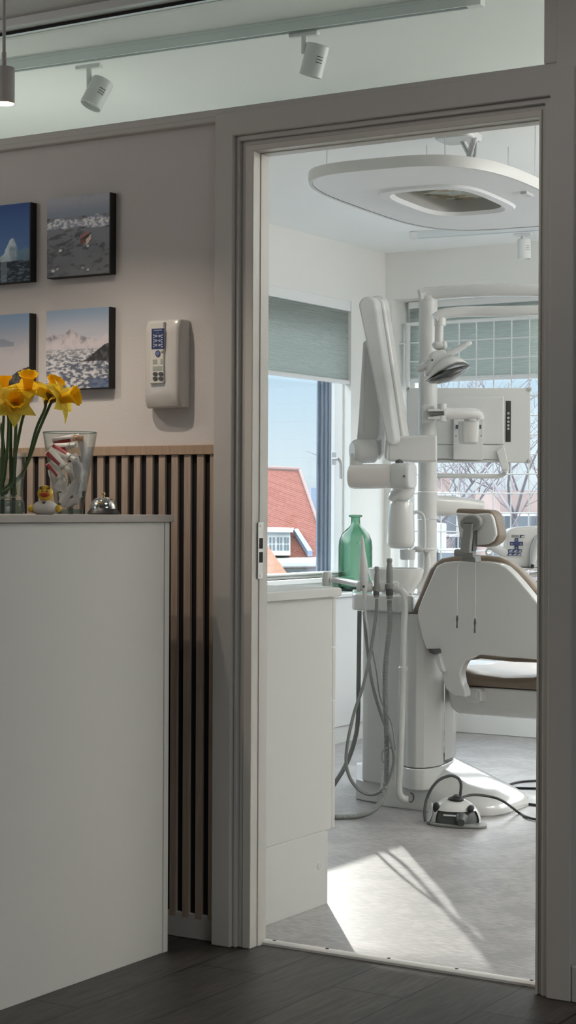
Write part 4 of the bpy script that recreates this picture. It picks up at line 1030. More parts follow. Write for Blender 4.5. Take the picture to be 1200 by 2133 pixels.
def ribbed(path, r, pitch, mat, name, parent=None, n=10):
    # resample and modulate the radius so the hose shows its ribs
    P = [V(p) for p in path]; out = []; step = pitch/2; acc = 0; out.append(P[0])
    for i in range(1, len(P)):
        seg = P[i]-P[i-1]; L = seg.length; s = step-acc
        while s <= L: out.append(P[i-1]+seg*(s/L)); s += step
        acc = L-(s-step)
    rs = [r*(1.06 if i % 2 else .94) for i in range(len(out))]
    return G().tube(out, rs, n).build(name, mat, parent)
Zo = Zi+.01
hA = dpath([(811.5, 1250, Zo), (812, 1300, Zo), (807, 1345, Zo), (802.5, 1400, Zo), (803, 1465, Zo-.01), (805, 1522, Zo-.015), (806, 1580, Zo-.02), (804, 1626, Zo-.03), (798, 1660, Zo-.06), (783, 1683, Zo-.09), (766, 1694, Zo-.11), (745, 1700, Zo-.12), (720, 1702, Zo-.125), (698, 1702, Zo-.13), (676, 1700, Zo-.10)], 8)
o = ribbed(hA, .0098, .007, M['hose'], 'suction_hose'); tag(o, 'thick ribbed grey hose from the larger nozzle down to the floor', 'hose', 'hoses of the instrument holder')
hB = dpath([(785, 1247, Zo), (783, 1281, Zo), (774, 1346, Zo), (757, 1427, Zo-.005), (738, 1484, Zo-.01), (725, 1542, Zo-.015), (721, 1588, Zo-.02), (730, 1622, Zo-.025), (749, 1646, Zo-.03), (773, 1655, Zo-.035), (797, 1645, Zo-.04), (814, 1614, Zo-.045), (821, 1580, Zo-.045), (814, 1542, Zo-.04), (799, 1503, Zo+.022), (784, 1457, Zo+.026), (773, 1411, Zo+.024), (765, 1350, Zo+.03), (760, 1300, Zo+.04), (758, 1275, Zo+.08)], 8)
o = ribbed(hB, .0062, .006, M['hose'], 'looped_hose'); tag(o, 'thinner grey hose from the middle nozzle hanging in a long loop', 'hose', 'hoses of the instrument holder')
hC = dpath([(749, 1272, Zo+.16), (748, 1340, Zo+.15), (747, 1420, Zo+.13), (745.5, 1500, Zo+.1), (738, 1545, Zo+.07), (722, 1590, Zo+.04), (700, 1628, Zo), (684, 1650, Zo-.02)], 8)
o = ribbed(hC, .0085, .007, M['hose_dark'], 'supply_hose'); tag(o, 'grey hose running straight down the left edge of the dental unit', 'hose', 'hoses of the instrument holder')
hD = dpath([(775, 1350, Zi+.02), (784, 1400, Zi+.03), (791, 1450, Zi+.03), (802, 1480, Zi-.02), (815, 1505, Zi-.02), (821, 1540, Zi-.03), (823, 1562, Zi-.03), (812, 1557, Zi-.035), (800, 1562, Zi-.035), (795, 1575, Zi-.035), (799, 1588, Zi-.035), (806, 1590, Zi-.035), (802, 1575, Zi-.04), (808, 1562, Zi-.04)], 6)
tag(G().tube(hD, .0024, 8).build('thin_cord', M['hose']), 'thin grey cord of the white handpiece ending in a small coil', 'cord')
hE = dpath([(789, 1275, Zo+.14), (790, 1330, Zo+.13), (793, 1390, Zo+.11), (800, 1450, Zo+.08), (806, 1520, Zo+.06)], 6)
tag(G().tube(hE, .0026, 8).build('thin_cord', M['wgrey']), 'thin pale cord hanging behind the hoses against the unit cover', 'cord')

# ---- monitor on the post
mo = thing('monitor', 'white monitor seen from behind, mounted on the dental unit post', 'monitor', D(975, 965, 7.3))
Zm = 7.34
def mslab(pts, Z, th, name, mat, parent, bev=.003, seg=2): return G().prism(dpoly(pts, Z), fw*th).build(name, mat, parent, bev, seg)
M['mon'] = pm('monitor_back', (.66, .67, .66), .4, var=.012)
mslab([(848, 808), (1106, 808), (1105, 964), (848, 962)], Zm, .03, 'housing', M['mon'], mo, .004)
mslab([(905, 827), (1050, 825), (1050, 926), (905, 926)], Zm-.018, .02, 'rear_cover', M['mon'], mo, .006, 3)
mslab([(851, 811), (1103, 811), (1102, 961), (851, 959)], Zm+.031, .002, 'screen', M['black_plastic'], mo, 0)
for x_, y_ in ((850.5, 810), (1103.5, 810.5), (1102.5, 960.5)):
    e = G().lathe(D(x_, y_, Zm-.004), [(.0095, .034), (.0095, 0), (.0075, -.003), (0, -.003)], 18, fw).build('corner_boss', M['mon'], mo)
    G().lathe(D(x_, y_, Zm-.0085), [(.0045, .002), (.0045, 0), (0, 0)], 12, fw).build('screw', M['steel'], e)
bt_ = mslab([(1054, 835), (1064.5, 835), (1064, 920.5), (1053.5, 920.5)], Zm-.003, .004, 'button_strip', M['black_plastic'], mo, .001)
for y_ in (861, 870.5, 878.5, 886, 893):
    G().lathe(D(1059, y_, Zm-.0045), [(.0052, .002), (.0052, 0), (.004, -.001), (0, -.001)], 14, fw).build('button', M['steel'], bt_)
for i, y_ in enumerate((869, 880, 891)): mslab([(1049.8, y_-4), (1051.2, y_-4), (1051.2, y_+4), (1049.8, y_+4)], Zm-.0012, .002, 'printed_mark', M['wgrey'], mo, 0)
vp = mslab([(945, 855), (1007, 852), (1006.5, 958), (944.5, 957)], Zm-.034, .016, 'mount_plate', M['mon'], mo, .002)
for x_, y_ in ((1003, 859), (1002.5, 908), (950, 908)): G().lathe(D(x_, y_, Zm-.036), [(.0026, .002), (.0026, 0), (0, 0)], 10, fw).build('screw', M['dark_grey'], vp)
for x_ in (952, 1000.5): mslab([(x_-2.2, 885), (x_+2.2, 885), (x_+2.2, 893), (x_-2.2, 893)], Zm-.038, .004, 'slot', M['dark_grey'], vp, 0)
mslab([(908, 926), (1046, 927), (1054, 958), (908, 955)], Zm-.016, .018, 'lower_cover', M['mon'], mo, .004)
# arm
Za = 7.06
cpz = mslab([(880.5, 843), (905, 844), (905, 879), (880, 881.5)], Zp-.06, .05, 'clamp', M['wplastic'], mo, .004)
for y0_, y1_ in ((852, 857), (868, 873)):
    mslab([(891, y0_), (930, y0_-1), (930, y1_), (891, y1_)], Za+.02, .04, 'fork', M['wplastic'], mo, .002)
G().tube([D(896, 862, Za+.04), D(930, 861.5, Za+.04)], .009, 12).build('hinge_core', M['mid_grey'], mo)
for y_ in (847.5, 872):
    G().tube([D(921, y_-6, Za+.035), D(921, y_+6, Za+.035)], .018, 18).build('hinge_cap', M['wplastic'], mo)
G().tube(dpath([(922, 861, Za+.04), (945, 861, Za+.05), (968, 861, Za+.06), (984, 861.5, Za+.07), (995, 866, Za+.08), (998, 878, Za+.085)], 5)[:24], .0235, 18).build('arm_tube', M['wplastic'], mo)
G().lathe(D(983, 877, Za+.09), [(0, -.002), (.031, -.002), (.031, .012), (.031, .022), (.026, .036), (.012, .042), (0, .043)], 28).build('elbow', M['wplastic'], mo)
g = G(); rings = []
for f_, w_, d_ in ((0, 1, 1), (.12, 1, 1), (.75, .92, .9), (.92, .88, .8), (1, .78, .6)):
    c = D(976.5, 879+46*f_, Za+.12); rings.append(circ(c, rt, LEVF, .0415*w_, .055*d_, 28, 3.2))
g.loft(rings).build('tilt_cup', M['wplastic'], mo)
# handle under the monitor
hb_ = mslab([(1034, 940), (1050, 928), (1061, 976), (1056, 986), (1048, 984)], Zm-.03, .012, 'handle_bracket', M['mon'], mo, .003)
G().lathe(D(1052.5, 979, Zm-.032), [(.005, .003), (.005, 0), (0, 0)], 12, fw).build('screw', M['steel'], hb_)
G().tube(dpath([(905, 991, Zm), (960, 991.5, Zm), (1020, 992, Zm), (1042, 991, Zm), (1054, 984, Zm-.01)], 5), .0095, 12).build('handle_bar', M['wplastic'], mo)
G().tube([D(906, 961, Zm-.005), D(1040, 960, Zm-.005)], .006, 8).build('lower_rail', M['mon'], mo)

# ---- operating lamp
ol = thing('operating_lamp', 'white dental operating lamp with two grip handles hanging from the upper arm', 'operating lamp', D(920, 660, 6.95))
Zl = 6.85
path = dpath([(906, 664, Zl), (920, 655, Zl), (950, 650, Zl), (990, 649, Zl), (1060, 648, Zl-.02), (1150, 646, Zl-.04), (1260, 645, Zl-.06)], 5)
flat_tube(path, .022, .0195).build('upper_arm', M['wplastic'], ol)
G().lathe(D(917, 672, Zl)-UZ*.012, [(0, 0), (.0225, 0), (.0225, .03), (.018, .036), (0, .036)], 24).build('arm_joint', M['wplastic'], ol)
G().tube([D(915, 672, Zl), D(914.5, 716, Zl)], .0165, 20).build('drop_tube', M['wplastic'], ol)
g = G(); g.ell(D(914, 719, Zl), (.026, .022, .018), 24, 14, Mx); g.ell(D(925, 719, Zl), (.013, .02, .019), 20, 12, Mx); g.build('knuckle', M['wplastic'], ol)
# lamp head: shell lofted along the tilt axis
a, b = D(884, 782, Zl+.02), D(962, 757, Zl-.02)
mslab([(898, 733), (925, 726), (938, 738), (930, 757), (905, 775), (886, 785), (888, 760)], Zl-.03, .075, 'yoke', M['wplastic'], ol, .012, 4)
g = G(); rings = []
ctr = [(888, 790, 3, 3), (896, 783, 10, 16), (910, 772, 16, 25), (928, 761, 19, 30), (945, 754, 18, 28), (962, 753, 13, 20), (974, 757, 6, 10), (979, 761, 2, 3)]
ln = (D(979, 758, Zl)-D(888, 800, Zl)).normalized(); nn = ln.cross(fw).normalized()
if nn.z < 0: nn = -nn
for x_, y_, hh, ww in ctr:
    c = D(x_, y_+3, Zl); rings.append([c+nn*(hh*Zl/F*math.sin(t) if math.sin(t) > 0 else hh*.35*Zl/F*math.sin(t))+fw*(ww*2.0*Zl/F*math.cos(t)) for t in [2*PI*i/24 for i in range(24)]])
g.loft(rings).build('head_shell', M['wplastic'], ol, smooth=60)
g = G(); rings = []
for x_, y_, hh, ww in [(889, 796, 1, 3), (897, 794, 6, 14), (912, 790, 10.5, 24), (933, 783, 13, 30), (953, 775, 10.5, 24), (970, 767, 6, 12), (979, 762, 1, 3)]:
    c = D(x_, y_, Zl-.03); rings.append([c+nn*(hh*Zl/F*math.sin(t))+fw*(ww*1.8*Zl/F*math.cos(t)) for t in [2*PI*i/24 for i in range(24)]])
g.loft(rings).build('lamp_glass', M['lampglass'], ol, smooth=60)
axis_lathe((936, 737), (982, 712), [(0, 0), (0, 7.5), (.1, 8), (.8, 6), (.95, 5), (1, 3), (1, 0)], Zl-.01).build('grip_handle', M['wgrey'], ol)
axis_lathe((893, 757), (868, 772), [(0, 0), (0, 9), (.7, 8), (.95, 6.5), (1, 4), (1, 0)], Zl-.01).build('grip_handle', M['wgrey'], ol)
axis_lathe((918, 745), (938, 735), [(0, 0), (0, 8.5), (1, 8), (1, 0)], Zl-.015).build('grip_socket', M['wplastic'], ol)
G().lathe(D(900.5, 750, Zl-.034), [(.004, .004), (.004, 0), (0, -.001)], 12, fw).build('knob', M['dark_grey'], ol)

# ---- x-ray machine
xr = thing('xray_arm', 'folded white x-ray arm with its tube head, left of the unit post', 'x-ray machine', D(860, 935, 7.1))
Zx = 7.0
mslab([(806, 913), (818, 909), (911, 905), (911, 962), (870, 963), (808, 960)], Zx, .11, 'arm_base', M['wplastic'], xr, .010, 3)
mslab([(806.5, 914), (812, 911), (809, 960), (803.5, 955)], Zx+.0, .09, 'base_end', M['wgrey'], xr, .004, 2)
def caps(p0, r0, p1, r1, Z, n=14):
    a, b = V((p0[0], p0[1], 0)), V((p1[0], p1[1], 0)); d = (b-a).normalized(); s = V((-d.y, d.x, 0)); out = []
    for i in range(n+1):
        t = PI*i/n; q = a+s*(r0*math.cos(t))-d*(r0*math.sin(t)); out.append(D(q.x, q.y, Z))
    for i in range(n+1):
        t = PI*i/n; q = b-s*(r1*math.cos(t))+d*(r1*math.sin(t)); out.append(D(q.x, q.y, Z))
    return out
off = (V((0, 1, 0))*.085)
G().prism(caps((765, 636), 19, (814, 915), 11, Zx-.03), off*.55).build('front_arm_cover', M['wgrey'], xr, .010, 3)
G().prism(caps((779, 640), 22, (826, 915), 17, Zx+.02), off*.55).build('front_arm', M['wplastic'], xr, .008, 3)
G().prism(caps((786, 637), 22, (834, 915), 17, Zx+.075), off*.15).build('front_arm_rim', M['wsatin'], xr, .004, 2)
G().prism(dpoly([(755, 712), (764, 706), (790, 716), (792, 800), (788, 910), (780, 920), (742, 918), (745, 880)], Zx+.10), off*.6).build('rear_arm', M['wplastic'], xr, .008, 3)
G().prism(dpoly([(758, 722), (762, 722), (756, 905), (748, 905)], Zx+.097), off*.05).build('rear_arm_rib', M['wgloss'], xr, .002, 2)
G().prism(dpoly([(786, 845), (793, 838), (796, 850), (795, 945), (785, 957), (781, 940)], Zx+.13), off*.3).build('cable_guide', M['wgloss'], xr, .003, 2)
a, b = D(744, 940, Zx+.08), D(778, 939, Zx+.10)
G().lathe(a, [(0, -.022), (.036, -.022), (.044, -.012), (.048, 0), (.048, (b-a).length), (.042, (b-a).length+.008), (0, (b-a).length+.008)], 32, b-a).build('elbow', M['wplastic'], xr)
a, b = D(742, 945, Zx+.08), D(742, 975, Zx+.08)
G().tube([a, b], .026, 20).build('elbow_neck', M['wplastic'], xr)
th_ = G(); a, b = D(731, 993, Zx+.03), D(822, 992, Zx-.05); ax = (b-a).normalized(); L = (b-a).length; sy = ax.cross(UZ).normalized(); rings = []
for f_, k_ in ((0, .80), (.03, .94), (.10, 1), (.55, 1), (1, .97)):
    rings.append([a+ax*(L*f_)+sy*(.05*k_*math.copysign(abs(math.cos(t))**.7, math.cos(t)))+UZ*(.0485*k_*math.copysign(abs(math.sin(t))**.7, math.sin(t))) for t in [2*PI*i/32 for i in range(32)]])
M['peach'] = pm('xray_head_gloss', (.80, .76, .73), .12, var=.01, coat=.7)
th_.loft(rings).build('tube_head', M['peach'], xr, smooth=50)
rings = []
for f_, k_ in ((1.01, 1.0), (1.06, 1.03), (1.34, 1.02), (1.40, .94), (1.41, .85)):
    rings.append([a+ax*(L*f_)+sy*(.05*k_*math.copysign(abs(math.cos(t))**.45, math.cos(t)))+UZ*(.0495*k_*math.copysign(abs(math.sin(t))**.45, math.sin(t))) for t in [2*PI*i/32 for i in range(32)]])
ec = G().loft(rings).build('end_cap', M['wsatin'], xr, smooth=50)
G().lathe(D(842, 992, Zx-.125), [(.0045, .01), (.0045, 0), (0, -.001)], 12, fw).build('screw', M['dark_grey'], ec)
G().tube([D(832, 958, Zx+.02), D(832, 970, Zx+.0)], .016, 16).build('head_pivot', M['dark_grey'], xr)
G().tube(dpath([(856, 1012, Zx+.02), (846, 1026, Zx+.02), (826, 1034, Zx+.02), (818, 1046, Zx+.02)], 5), [.034-.012*abs(i-8)/8 for i in range(16)], 18).build('cone_neck', M['wgloss'], xr)
c0 = D(836, 1043, Zx+.03)
G().lathe(D(835, 1143, Zx+.03), [(0, 0), (.040, .002), (.050, .012), (.0545, .03), (.0525, .10), (.0475, .175), (.042, .186), (0, .188)], 36).build('pointing_cone', M['wgloss'], xr, smooth=50)
G().lathe(D(849, 1166, Zx+.03), [(0, 0), (.026, 0), (.030, .006), (.031, .04), (0, .04)], 28).build('cone_tip', M['wgrey'], xr)

# ---- dental chair
ch = thing('dental_chair', 'white and brown dental chair seen from behind, headrest raised', 'dental chair', (-.35, 2.1, 0))
Yc = 1.99
def wslab(pts, y, th, name, mat, parent, bev=.004, seg=3, lean=0, zref=.9, sm=0):
    P = [W(x, y_, y) for x, y_ in pts]
    if lean: P = [W(x, y_, y-lean*(p.z-zref)) for (x, y_), p in zip(pts, P)]
    if sm: P = smooth_path(P, sm, True)
    return G().prism(P, (0, th, 0)).build(name, mat, parent, bev, seg)
def px_off(pts, dx): return [(x+dx, y) for x, y in pts]
shell = [(910, 1178), (925, 1171.5), (945, 1169), (980, 1168.5), (1017, 1169.5), (1040, 1174), (1054, 1181), (1068, 1194), (1086, 1214), (1104, 1236), (1123, 1260), (1140, 1284), (1146, 1300), (1142, 1330), (1136, 1352), (1122, 1390), (1112, 1436), (1096, 1452), (1072, 1454), (1072, 1440), (1080, 1420), (1083, 1400), (1080, 1388), (1070, 1376), (1040, 1368), (1002, 1364), (986, 1367), (969, 1377), (962, 1390), (959, 1404), (962, 1423), (969, 1440), (969.5, 1453), (944.5, 1450), (929, 1436), (923, 1419), (919, 1392), (911, 1365), (903, 1352), (887, 1352), (879, 1327), (873.5, 1304), (869, 1284), (870.5, 1269), (879, 1246), (893, 1215), (904, 1189)]
# keep the opening wide to the right: the seat shows through as far as the door edge
shell = [(x+70 if (1060 < x < 1130 and y > 1366) else x, y) for x, y in shell]
wslab(shell, Yc, .05, 'back_shell', M['wgloss'], ch, .006, 3, .10)
cush = [(903, 1172), (915, 1164), (940, 1159), (975, 1157), (1010, 1157), (1035, 1160), (1055, 1169), (1075, 1184), (1100, 1209), (1125, 1237), (1160, 1280), (1172, 1310), (1165, 1350), (1150, 1368), (1040, 1372), (960, 1366), (893, 1364), (884, 1357), (873, 1335), (863, 1312), (857, 1293), (855, 1280), (858, 1268), (870, 1240), (882, 1208), (892, 1184)]
wslab(cush, Yc+.055, .075, 'back_cushion', M['brown'], ch, .022, 5, .10)
# arm recess on the left flank
wslab([(905, 1352), (914, 1357), (921, 1385), (926, 1400), (917, 1400), (908, 1380)], Yc+.012, .03, 'side_hinge', M['wgrey'], ch, .004, 2)
wslab([(898, 1352), (909, 1352), (911, 1362), (900, 1363)], Yc-.006, .04, 'hinge_slot', M['dark_grey'], ch, .003, 2)
# seat
xs_, ys_ = W(962, 1400, 2.30), W(1125, 1400, 2.30)
sx0 = xs_.x; sx1 = sx0+.47; zs0 = W(1040, 1430, 2.2).z; zs2 = W(1040, 1402, 2.2).z
g = G(); rings = []
for y_, ins, dz in ((2.16, .055, -.018), (2.175, .03, -.004), (2.21, .012, .004), (2.30, .0, .0), (2.50, -.005, -.012), (2.70, .0, .0), (2.90, .02, .03), (2.94, .05, .02)):
    rings.append([V((x, y_, z)) for x, z in
        [(sx0+ins+.02, zs0), (sx0+ins, zs0+.018), (sx0+ins, zs2+dz+.004), (sx0+ins+.03, zs2+dz+.016), (sx0+.12, zs2+dz-.004), (sx0+.235, zs2+dz-.012), (sx1-.12, zs2+dz-.004), (sx1-ins-.03, zs2+dz+.016), (sx1-ins, zs2+dz+.004), (sx1-ins, zs0+.018), (sx1-ins-.02, zs0)]])
g.loft(rings).build('seat_cushion', M['brown'], ch, .006, 3, 60)
wslab([(968, 1372), (985, 1363.5), (1010, 1362.5), (1160, 1372), (1160, 1382), (1070, 1379), (1000, 1372), (975, 1376)], 2.15, .05, 'seat_back_roll', M['brown'], ch, .006, 3)
g = G(); rings = []
zq = W(1040, 1492, 2.25).z
for f_, in_ in ((0, 0), (.3, .004), (.75, .012), (.94, .03), (1, .06)):
    z = (zs0-.004)*(1-f_)+zq*f_
    rings.append([V((sx0-.01+in_+a_*(.49-2*in_), 2.17+in_+b_*(.80-2*in_), z)) for a_, b_ in ((0, .03), (.03, 0), (.97, 0), (1, .03), (1, .97), (.97, 1), (.03, 1), (0, .97))])
g.loft(rings).build('seat_shell', M['wplastic'], ch, .008, 3, 50)
wslab([(966, 1434), (996, 1434), (1003, 1441), (1002, 1461), (993, 1466), (968, 1464)], 2.13, .05, 'pivot_cover', M['wplastic'], ch, .006, 3)
wslab([(972, 1438), (992, 1439), (993, 1456), (978, 1454)], 2.126, .01, 'pivot_insert', M['wsatin'], ch, .002, 2)
# cantilever to the unit
a = D(938, 1424, 7.1); 
G().box((W(926, 1424, 2.36).x, 2.36, W(930, 1462, 2.36).z), (sx0+.03, 2.62, W(930, 1384, 2.36).z)).build('support_beam', M['wplastic'], ch, .006, 2)
# headrest
def hp(c): return [(680+.38333*x, 1020+.38333*y) for x, y in c]
hc_ = hp([(698, 108), (712, 102), (800, 104), (880, 111), (903, 121), (918, 145), (930, 200), (939, 245), (935, 268), (915, 291), (885, 308), (850, 312), (780, 306), (738, 292), (727, 280), (716, 225), (706, 160)])
hs_ = hp([(703, 124), (725, 127), (800, 132), (870, 127), (893, 132), (906, 155), (918, 210), (922, 245), (905, 278), (878, 296), (830, 302), (770, 297), (736, 284), (728, 250), (716, 190)])
wslab(hc_, Yc-.045, .075, 'headrest_cushion', M['brown'], ch, .012, 4, .1)
wslab(hs_, Yc-.062, .018, 'headrest_shell', M['wgloss'], ch, .006, 3, .1)
c = W(979, 1089, Yc-.112)
br = G().prism(circ(c, (1, 0, .12), (-.12, 0, 1), .043, .030, 32), (0, .028, 0)).build('headrest_joint', M['mid_grey'], ch, .008, 3)
wslab(hp([(748, 176), (792, 176), (776, 345), (722, 345)]), Yc-.122, .03, 'headrest_stem', M['mid_grey'], ch, .003, 2)
wslab(hp([(790, 222), (804, 222), (796, 335), (770, 335)]), Yc-.104, .03, 'stem_guide', M['dark_grey'], ch, .002, 2)
wslab(hp([(744, 177), (796, 177), (796, 184), (744, 184)]), Yc-.124, .004, 'stem_slot', M['dark_grey'], ch, .001, 1)
G().tube([W(949, 1152, Yc-.08), W(988, 1153, Yc-.08)], .014, 18).build('headrest_hinge', M['mid_grey'], ch)
wslab(hp([(735, 352), (806, 356), (812, 396), (732, 388)]), Yc-.07, .05, 'headrest_socket', M['mid_grey'], ch, .004, 2)
# bib chain
bc_ = thing('bib_chain', 'thin cord with two metal clips hanging down the chair back', 'bib clip', W(970, 1170, Yc-.03))
ymid = Yc-.055
for pts, cl_ in (([(958, 1168), (953.5, 1180), (952.5, 1200), (952.5, 1282)], (952.5, 1282, 952, 1308)), ([(990, 1168), (989.8, 1190), (989.8, 1290)], (989.8, 1288, 989, 1318))):
    G().tube([W(x, y, ymid) for x, y in pts], .0014, 6).build('cord', M['steel'], bc_)
    a, b = W(cl_[0], cl_[1], ymid), W(cl_[2], cl_[3], ymid)
    G().tube([a, a*.7+b*.3, a*.4+b*.6, b], [.0025, .005, .0028, .004], 8, ref=(0, 1, 0)).build('clip', M['dark_grey'], bc_)
    G().tube([a*.62+b*.38+V((.009, 0, .004)), a*.5+b*.5], .002, 6).build('clip', M['steel'], bc_)

# ---- delivery console at the right
dl = thing('instrument_console', 'white instrument console with blue keypad right of the headrest', 'dental console', D(1085, 1185, 7.7))
Zc_ = 7.62
cons = [(1041, 1182), (1044, 1160), (1050, 1128), (1056, 1108), (1064, 1100.5), (1080, 1098), (1110, 1096), (1150, 1096), (1185, 1100), (1195, 1182)]
mslab(cons, Zc_, .12, 'console_body', M['wgloss'], dl, .010, 4)
kp = mslab([(1060, 1111), (1092, 1112), (1088, 1160), (1055, 1160)], Zc_-.002, .004, 'keypad', M['wsatin'], dl, .0006)
def key(pts, mat, name, dz=.004): return mslab(pts, Zc_-dz, .003, name, mat, kp, 0)
key([(1066, 1114), (1082, 1114.5), (1081.5, 1119.5), (1065.5, 1119)], M['mid_grey'], 'display')
key([(1084, 1114), (1093, 1114.5), (1092, 1121), (1083, 1120.5)], M['navy'], 'key'); key([(1085, 1120), (1087, 1116.5), (1092.3, 1115.5), (1091.3, 1120.4)], M['wgrey'], 'key', .0055)
cxk, cyk = 1076, 1132.5
for (dx, dy, a_, b_) in ((0, -8, 4.2, 3.6), (0, 8, 4.2, 3.6), (-9, 0, 4.6, 4), (9, 0, 4.6, 4), (0, 0, 4.4, 4.2)):
    key([(cxk+dx-a_+ (1 if dy < 0 else 0), cyk+dy-b_), (cxk+dx+a_-(1 if dy < 0 else 0), cyk+dy-b_), (cxk+dx+a_, cyk+dy+b_), (cxk+dx-a_, cyk+dy+b_)], M['navy'], 'key')
    if dx or dy: key([(cxk+dx*1.06-1.8, cyk+dy*1.05+1.4), (cxk+dx*1.06+1.8, cyk+dy*1.05+1.4), (cxk+dx*1.06, cyk+dy*1.05-1.6)], M['key_grey'], 'key', .0055)
for j in range(2):
    for i in range(3):
        x_ = 1063.3+i*9.8-j*1.6; y_ = 1147.3+j*7.4
        key([(x_-4.4, y_-3.1), (x_+4.4, y_-3.1), (x_+4, y_+3.1), (x_-4.6, y_+3.1)], M['navy'], 'key')
        key([(x_-3.4, y_+2.3), (x_-1, y_-.8), (x_+3.6, y_-2.2), (x_+3, y_+2.3)], M['key_grey'], 'key', .0055)
mslab([(1036, 1183.5), (1200, 1183.5), (1200, 1187), (1038, 1187)], Zc_-.05, .22, 'tray_lip', M['wsatin'], dl, .002)
G().tube(dpath([(1000, 1120, Zp+.1), (1030, 1140, 7.5), (1062, 1160, Zc_+.09)], 6), .02, 14).build('carrier_arm', M['wsatin'], dl)
G().tube(dpath([(1094, 1216, Zc_), (1100, 1202, Zc_), (1112, 1197, Zc_), (1140, 1196, Zc_), (1190, 1197, Zc_)], 6), .009, 12).build('grip_handle', M['wgloss'], dl)
G().tube([D(1088, 1212, Zc_+.05), D(1190, 1213, Zc_+.05)], .0045, 8).build('lower_rail', M['steel'], dl)
mslab([(1104, 1182), (1106, 1140), (1116, 1118), (1124, 1112), (1130, 1118), (1130, 1182)], Zc_-.03, .03, 'holder_cradle', M['wgrey'], dl, .004, 2)
hh = thing('turbine_handpiece', 'grey handpiece resting in the cradle of the right-hand console', 'handpiece', D(1110, 1180, Zc_-.05))
axis_lathe((1109, 1180), (1126, 1112), [(0, 0), (0, 3), (.06, 4.4), (.3, 5.4), (.7, 4.6), (.92, 5.2), (1, 3), (1, 0)], Zc_-.05).build('handle', M['wgrey'], hh)
axis_lathe((1108.2, 1183), (1110, 1176), [(0, 0), (0, 3.2), (1, 4), (1, 0)], Zc_-.052).build('tip', M['black_plastic'], hh)
G().tube(circ(D(1018, 1150, 7.5), rt, UZ, .011, .012, 20)[3:19], .0042, 8).build('hook', M['wgrey'], dl)

# ---- foot control
fc = at(948, 1716, 2, 0)
ft = thing('foot_control', 'white dome-shaped foot control with black buttons and a wire hoop on the floor', 'foot control', (fc.x, fc.y, 0))
e1 = LEVR*.93-LEVF*.36; e2 = LEVR*.36+LEVF*.93       # along its front edge, and away from the lens
def fp(a, b, z): return fc+e1*a+e2*b+UZ*z
g = G(); base = [(-.105, .075), (-.112, .02), (-.085, -.055), (-.04, -.082), (.04, -.088), (.105, -.075), (.128, -.035), (.10, .03), (.06, .075), (-.02, .092)]
G().prism(smooth_path([fp(a, b, .001) for a, b in base], 4, True), (0, 0, .009)).build('base', M['mid_grey'], ft, .002)
def dome(a, b):   # height of the shell
    r2 = (a/.112)**2+((b-.005)/.088)**2
    return .012+.084*max(0, 1-r2)**.5
# dome shell with a front mouth
nu, nv = 36, 12; vsd = []; fsd = []
for i in range(nv+1):
    ph = PI/2*i/nv
    for j in range(nu):
        t = 2*PI*j/nu; vsd.append(fp(-.006+.100*math.sin(ph)*math.cos(t), .008+.082*math.sin(ph)*math.sin(t), .010+.086*math.cos(ph)))
for i in range(nv):
    for j in range(nu):
        t = 2*PI*(j+.5)/nu
        if i >= 8 and math.sin(t) < -.25 and math.cos(t) > -.55: continue
        j2 = (j+1) % nu; fsd.append((i*nu+j, i*nu+j2, (i+1)*nu+j2, (i+1)*nu+j))
G().add(vsd, fsd).build('shell', M['wgloss'], ft, smooth=70)
gd = G(); gd.ell(fp(-.006, .008, .010), (.094, .076, .080), 30, 16, Matrix((e1, e2, UZ)).transposed(), 0, .5); gd.build('inner_body', M['dark_grey'], ft)
G().obox(fp(.02, -.062, .040), (e1, e2, UZ), (.045, .010, .004)).build('front_trim', M['chrome'], ft, .003)
nmx = Matrix((e1, e2, UZ)).transposed()
G().ell(fp(.006, -.012, .091), (.030, .022, .011), 24, 12, nmx).build('button', M['black_plastic'], ft)
G().ell(fp(.006, -.006, .099), (.013, .010, .010), 18, 10, nmx).build('button', M['dark_grey'], ft)
G().ell(fp(-.058, -.044, .062), (.013, .011, .020), 20, 12, nmx).build('button', M['black_plastic'], ft)
G().ell(fp(.066, -.030, .064), (.012, .020, .013), 20, 12, nmx).build('button', M['black_plastic'], ft)
G().ell(fp(.074, -.036, .068), (.008, .009, .011), 14, 10, nmx).build('button', M['dark_grey'], ft)
g = G(); g.tube([fp(.035, -.045, .030), fp(.045, -.075, .034), fp(.05, -.10, .024)], [.018, .023, .014], 14); g.build('pedal', M['dark_grey'], ft)
flk = [fp(-.1075, .035, .010), fp(-.100, -.045, .010), fp(-.085, -.062, .012), fp(-.075, -.052, .040), fp(-.080, -.030, .062), fp(-.094, .01, .070), fp(-.104, .03, .045)]
G().prism(flk, e1*.006).build('side_plate', M['wsatin'], ft, .002, 2)
Zf = (fc-CAM).dot(fw)
hoop = dpath([(886, 1711, Zf-.03), (884.5, 1690, Zf-.02), (889, 1665, Zf), (900, 1641, Zf), (916, 1624, Zf), (938, 1616, Zf), (953, 1620, Zf), (960, 1631, Zf), (960, 1648, Zf), (956, 1674, Zf)], 6)
G().tube(hoop, .0056, 10).build('wire_hoop', M['dark_grey'], ft)
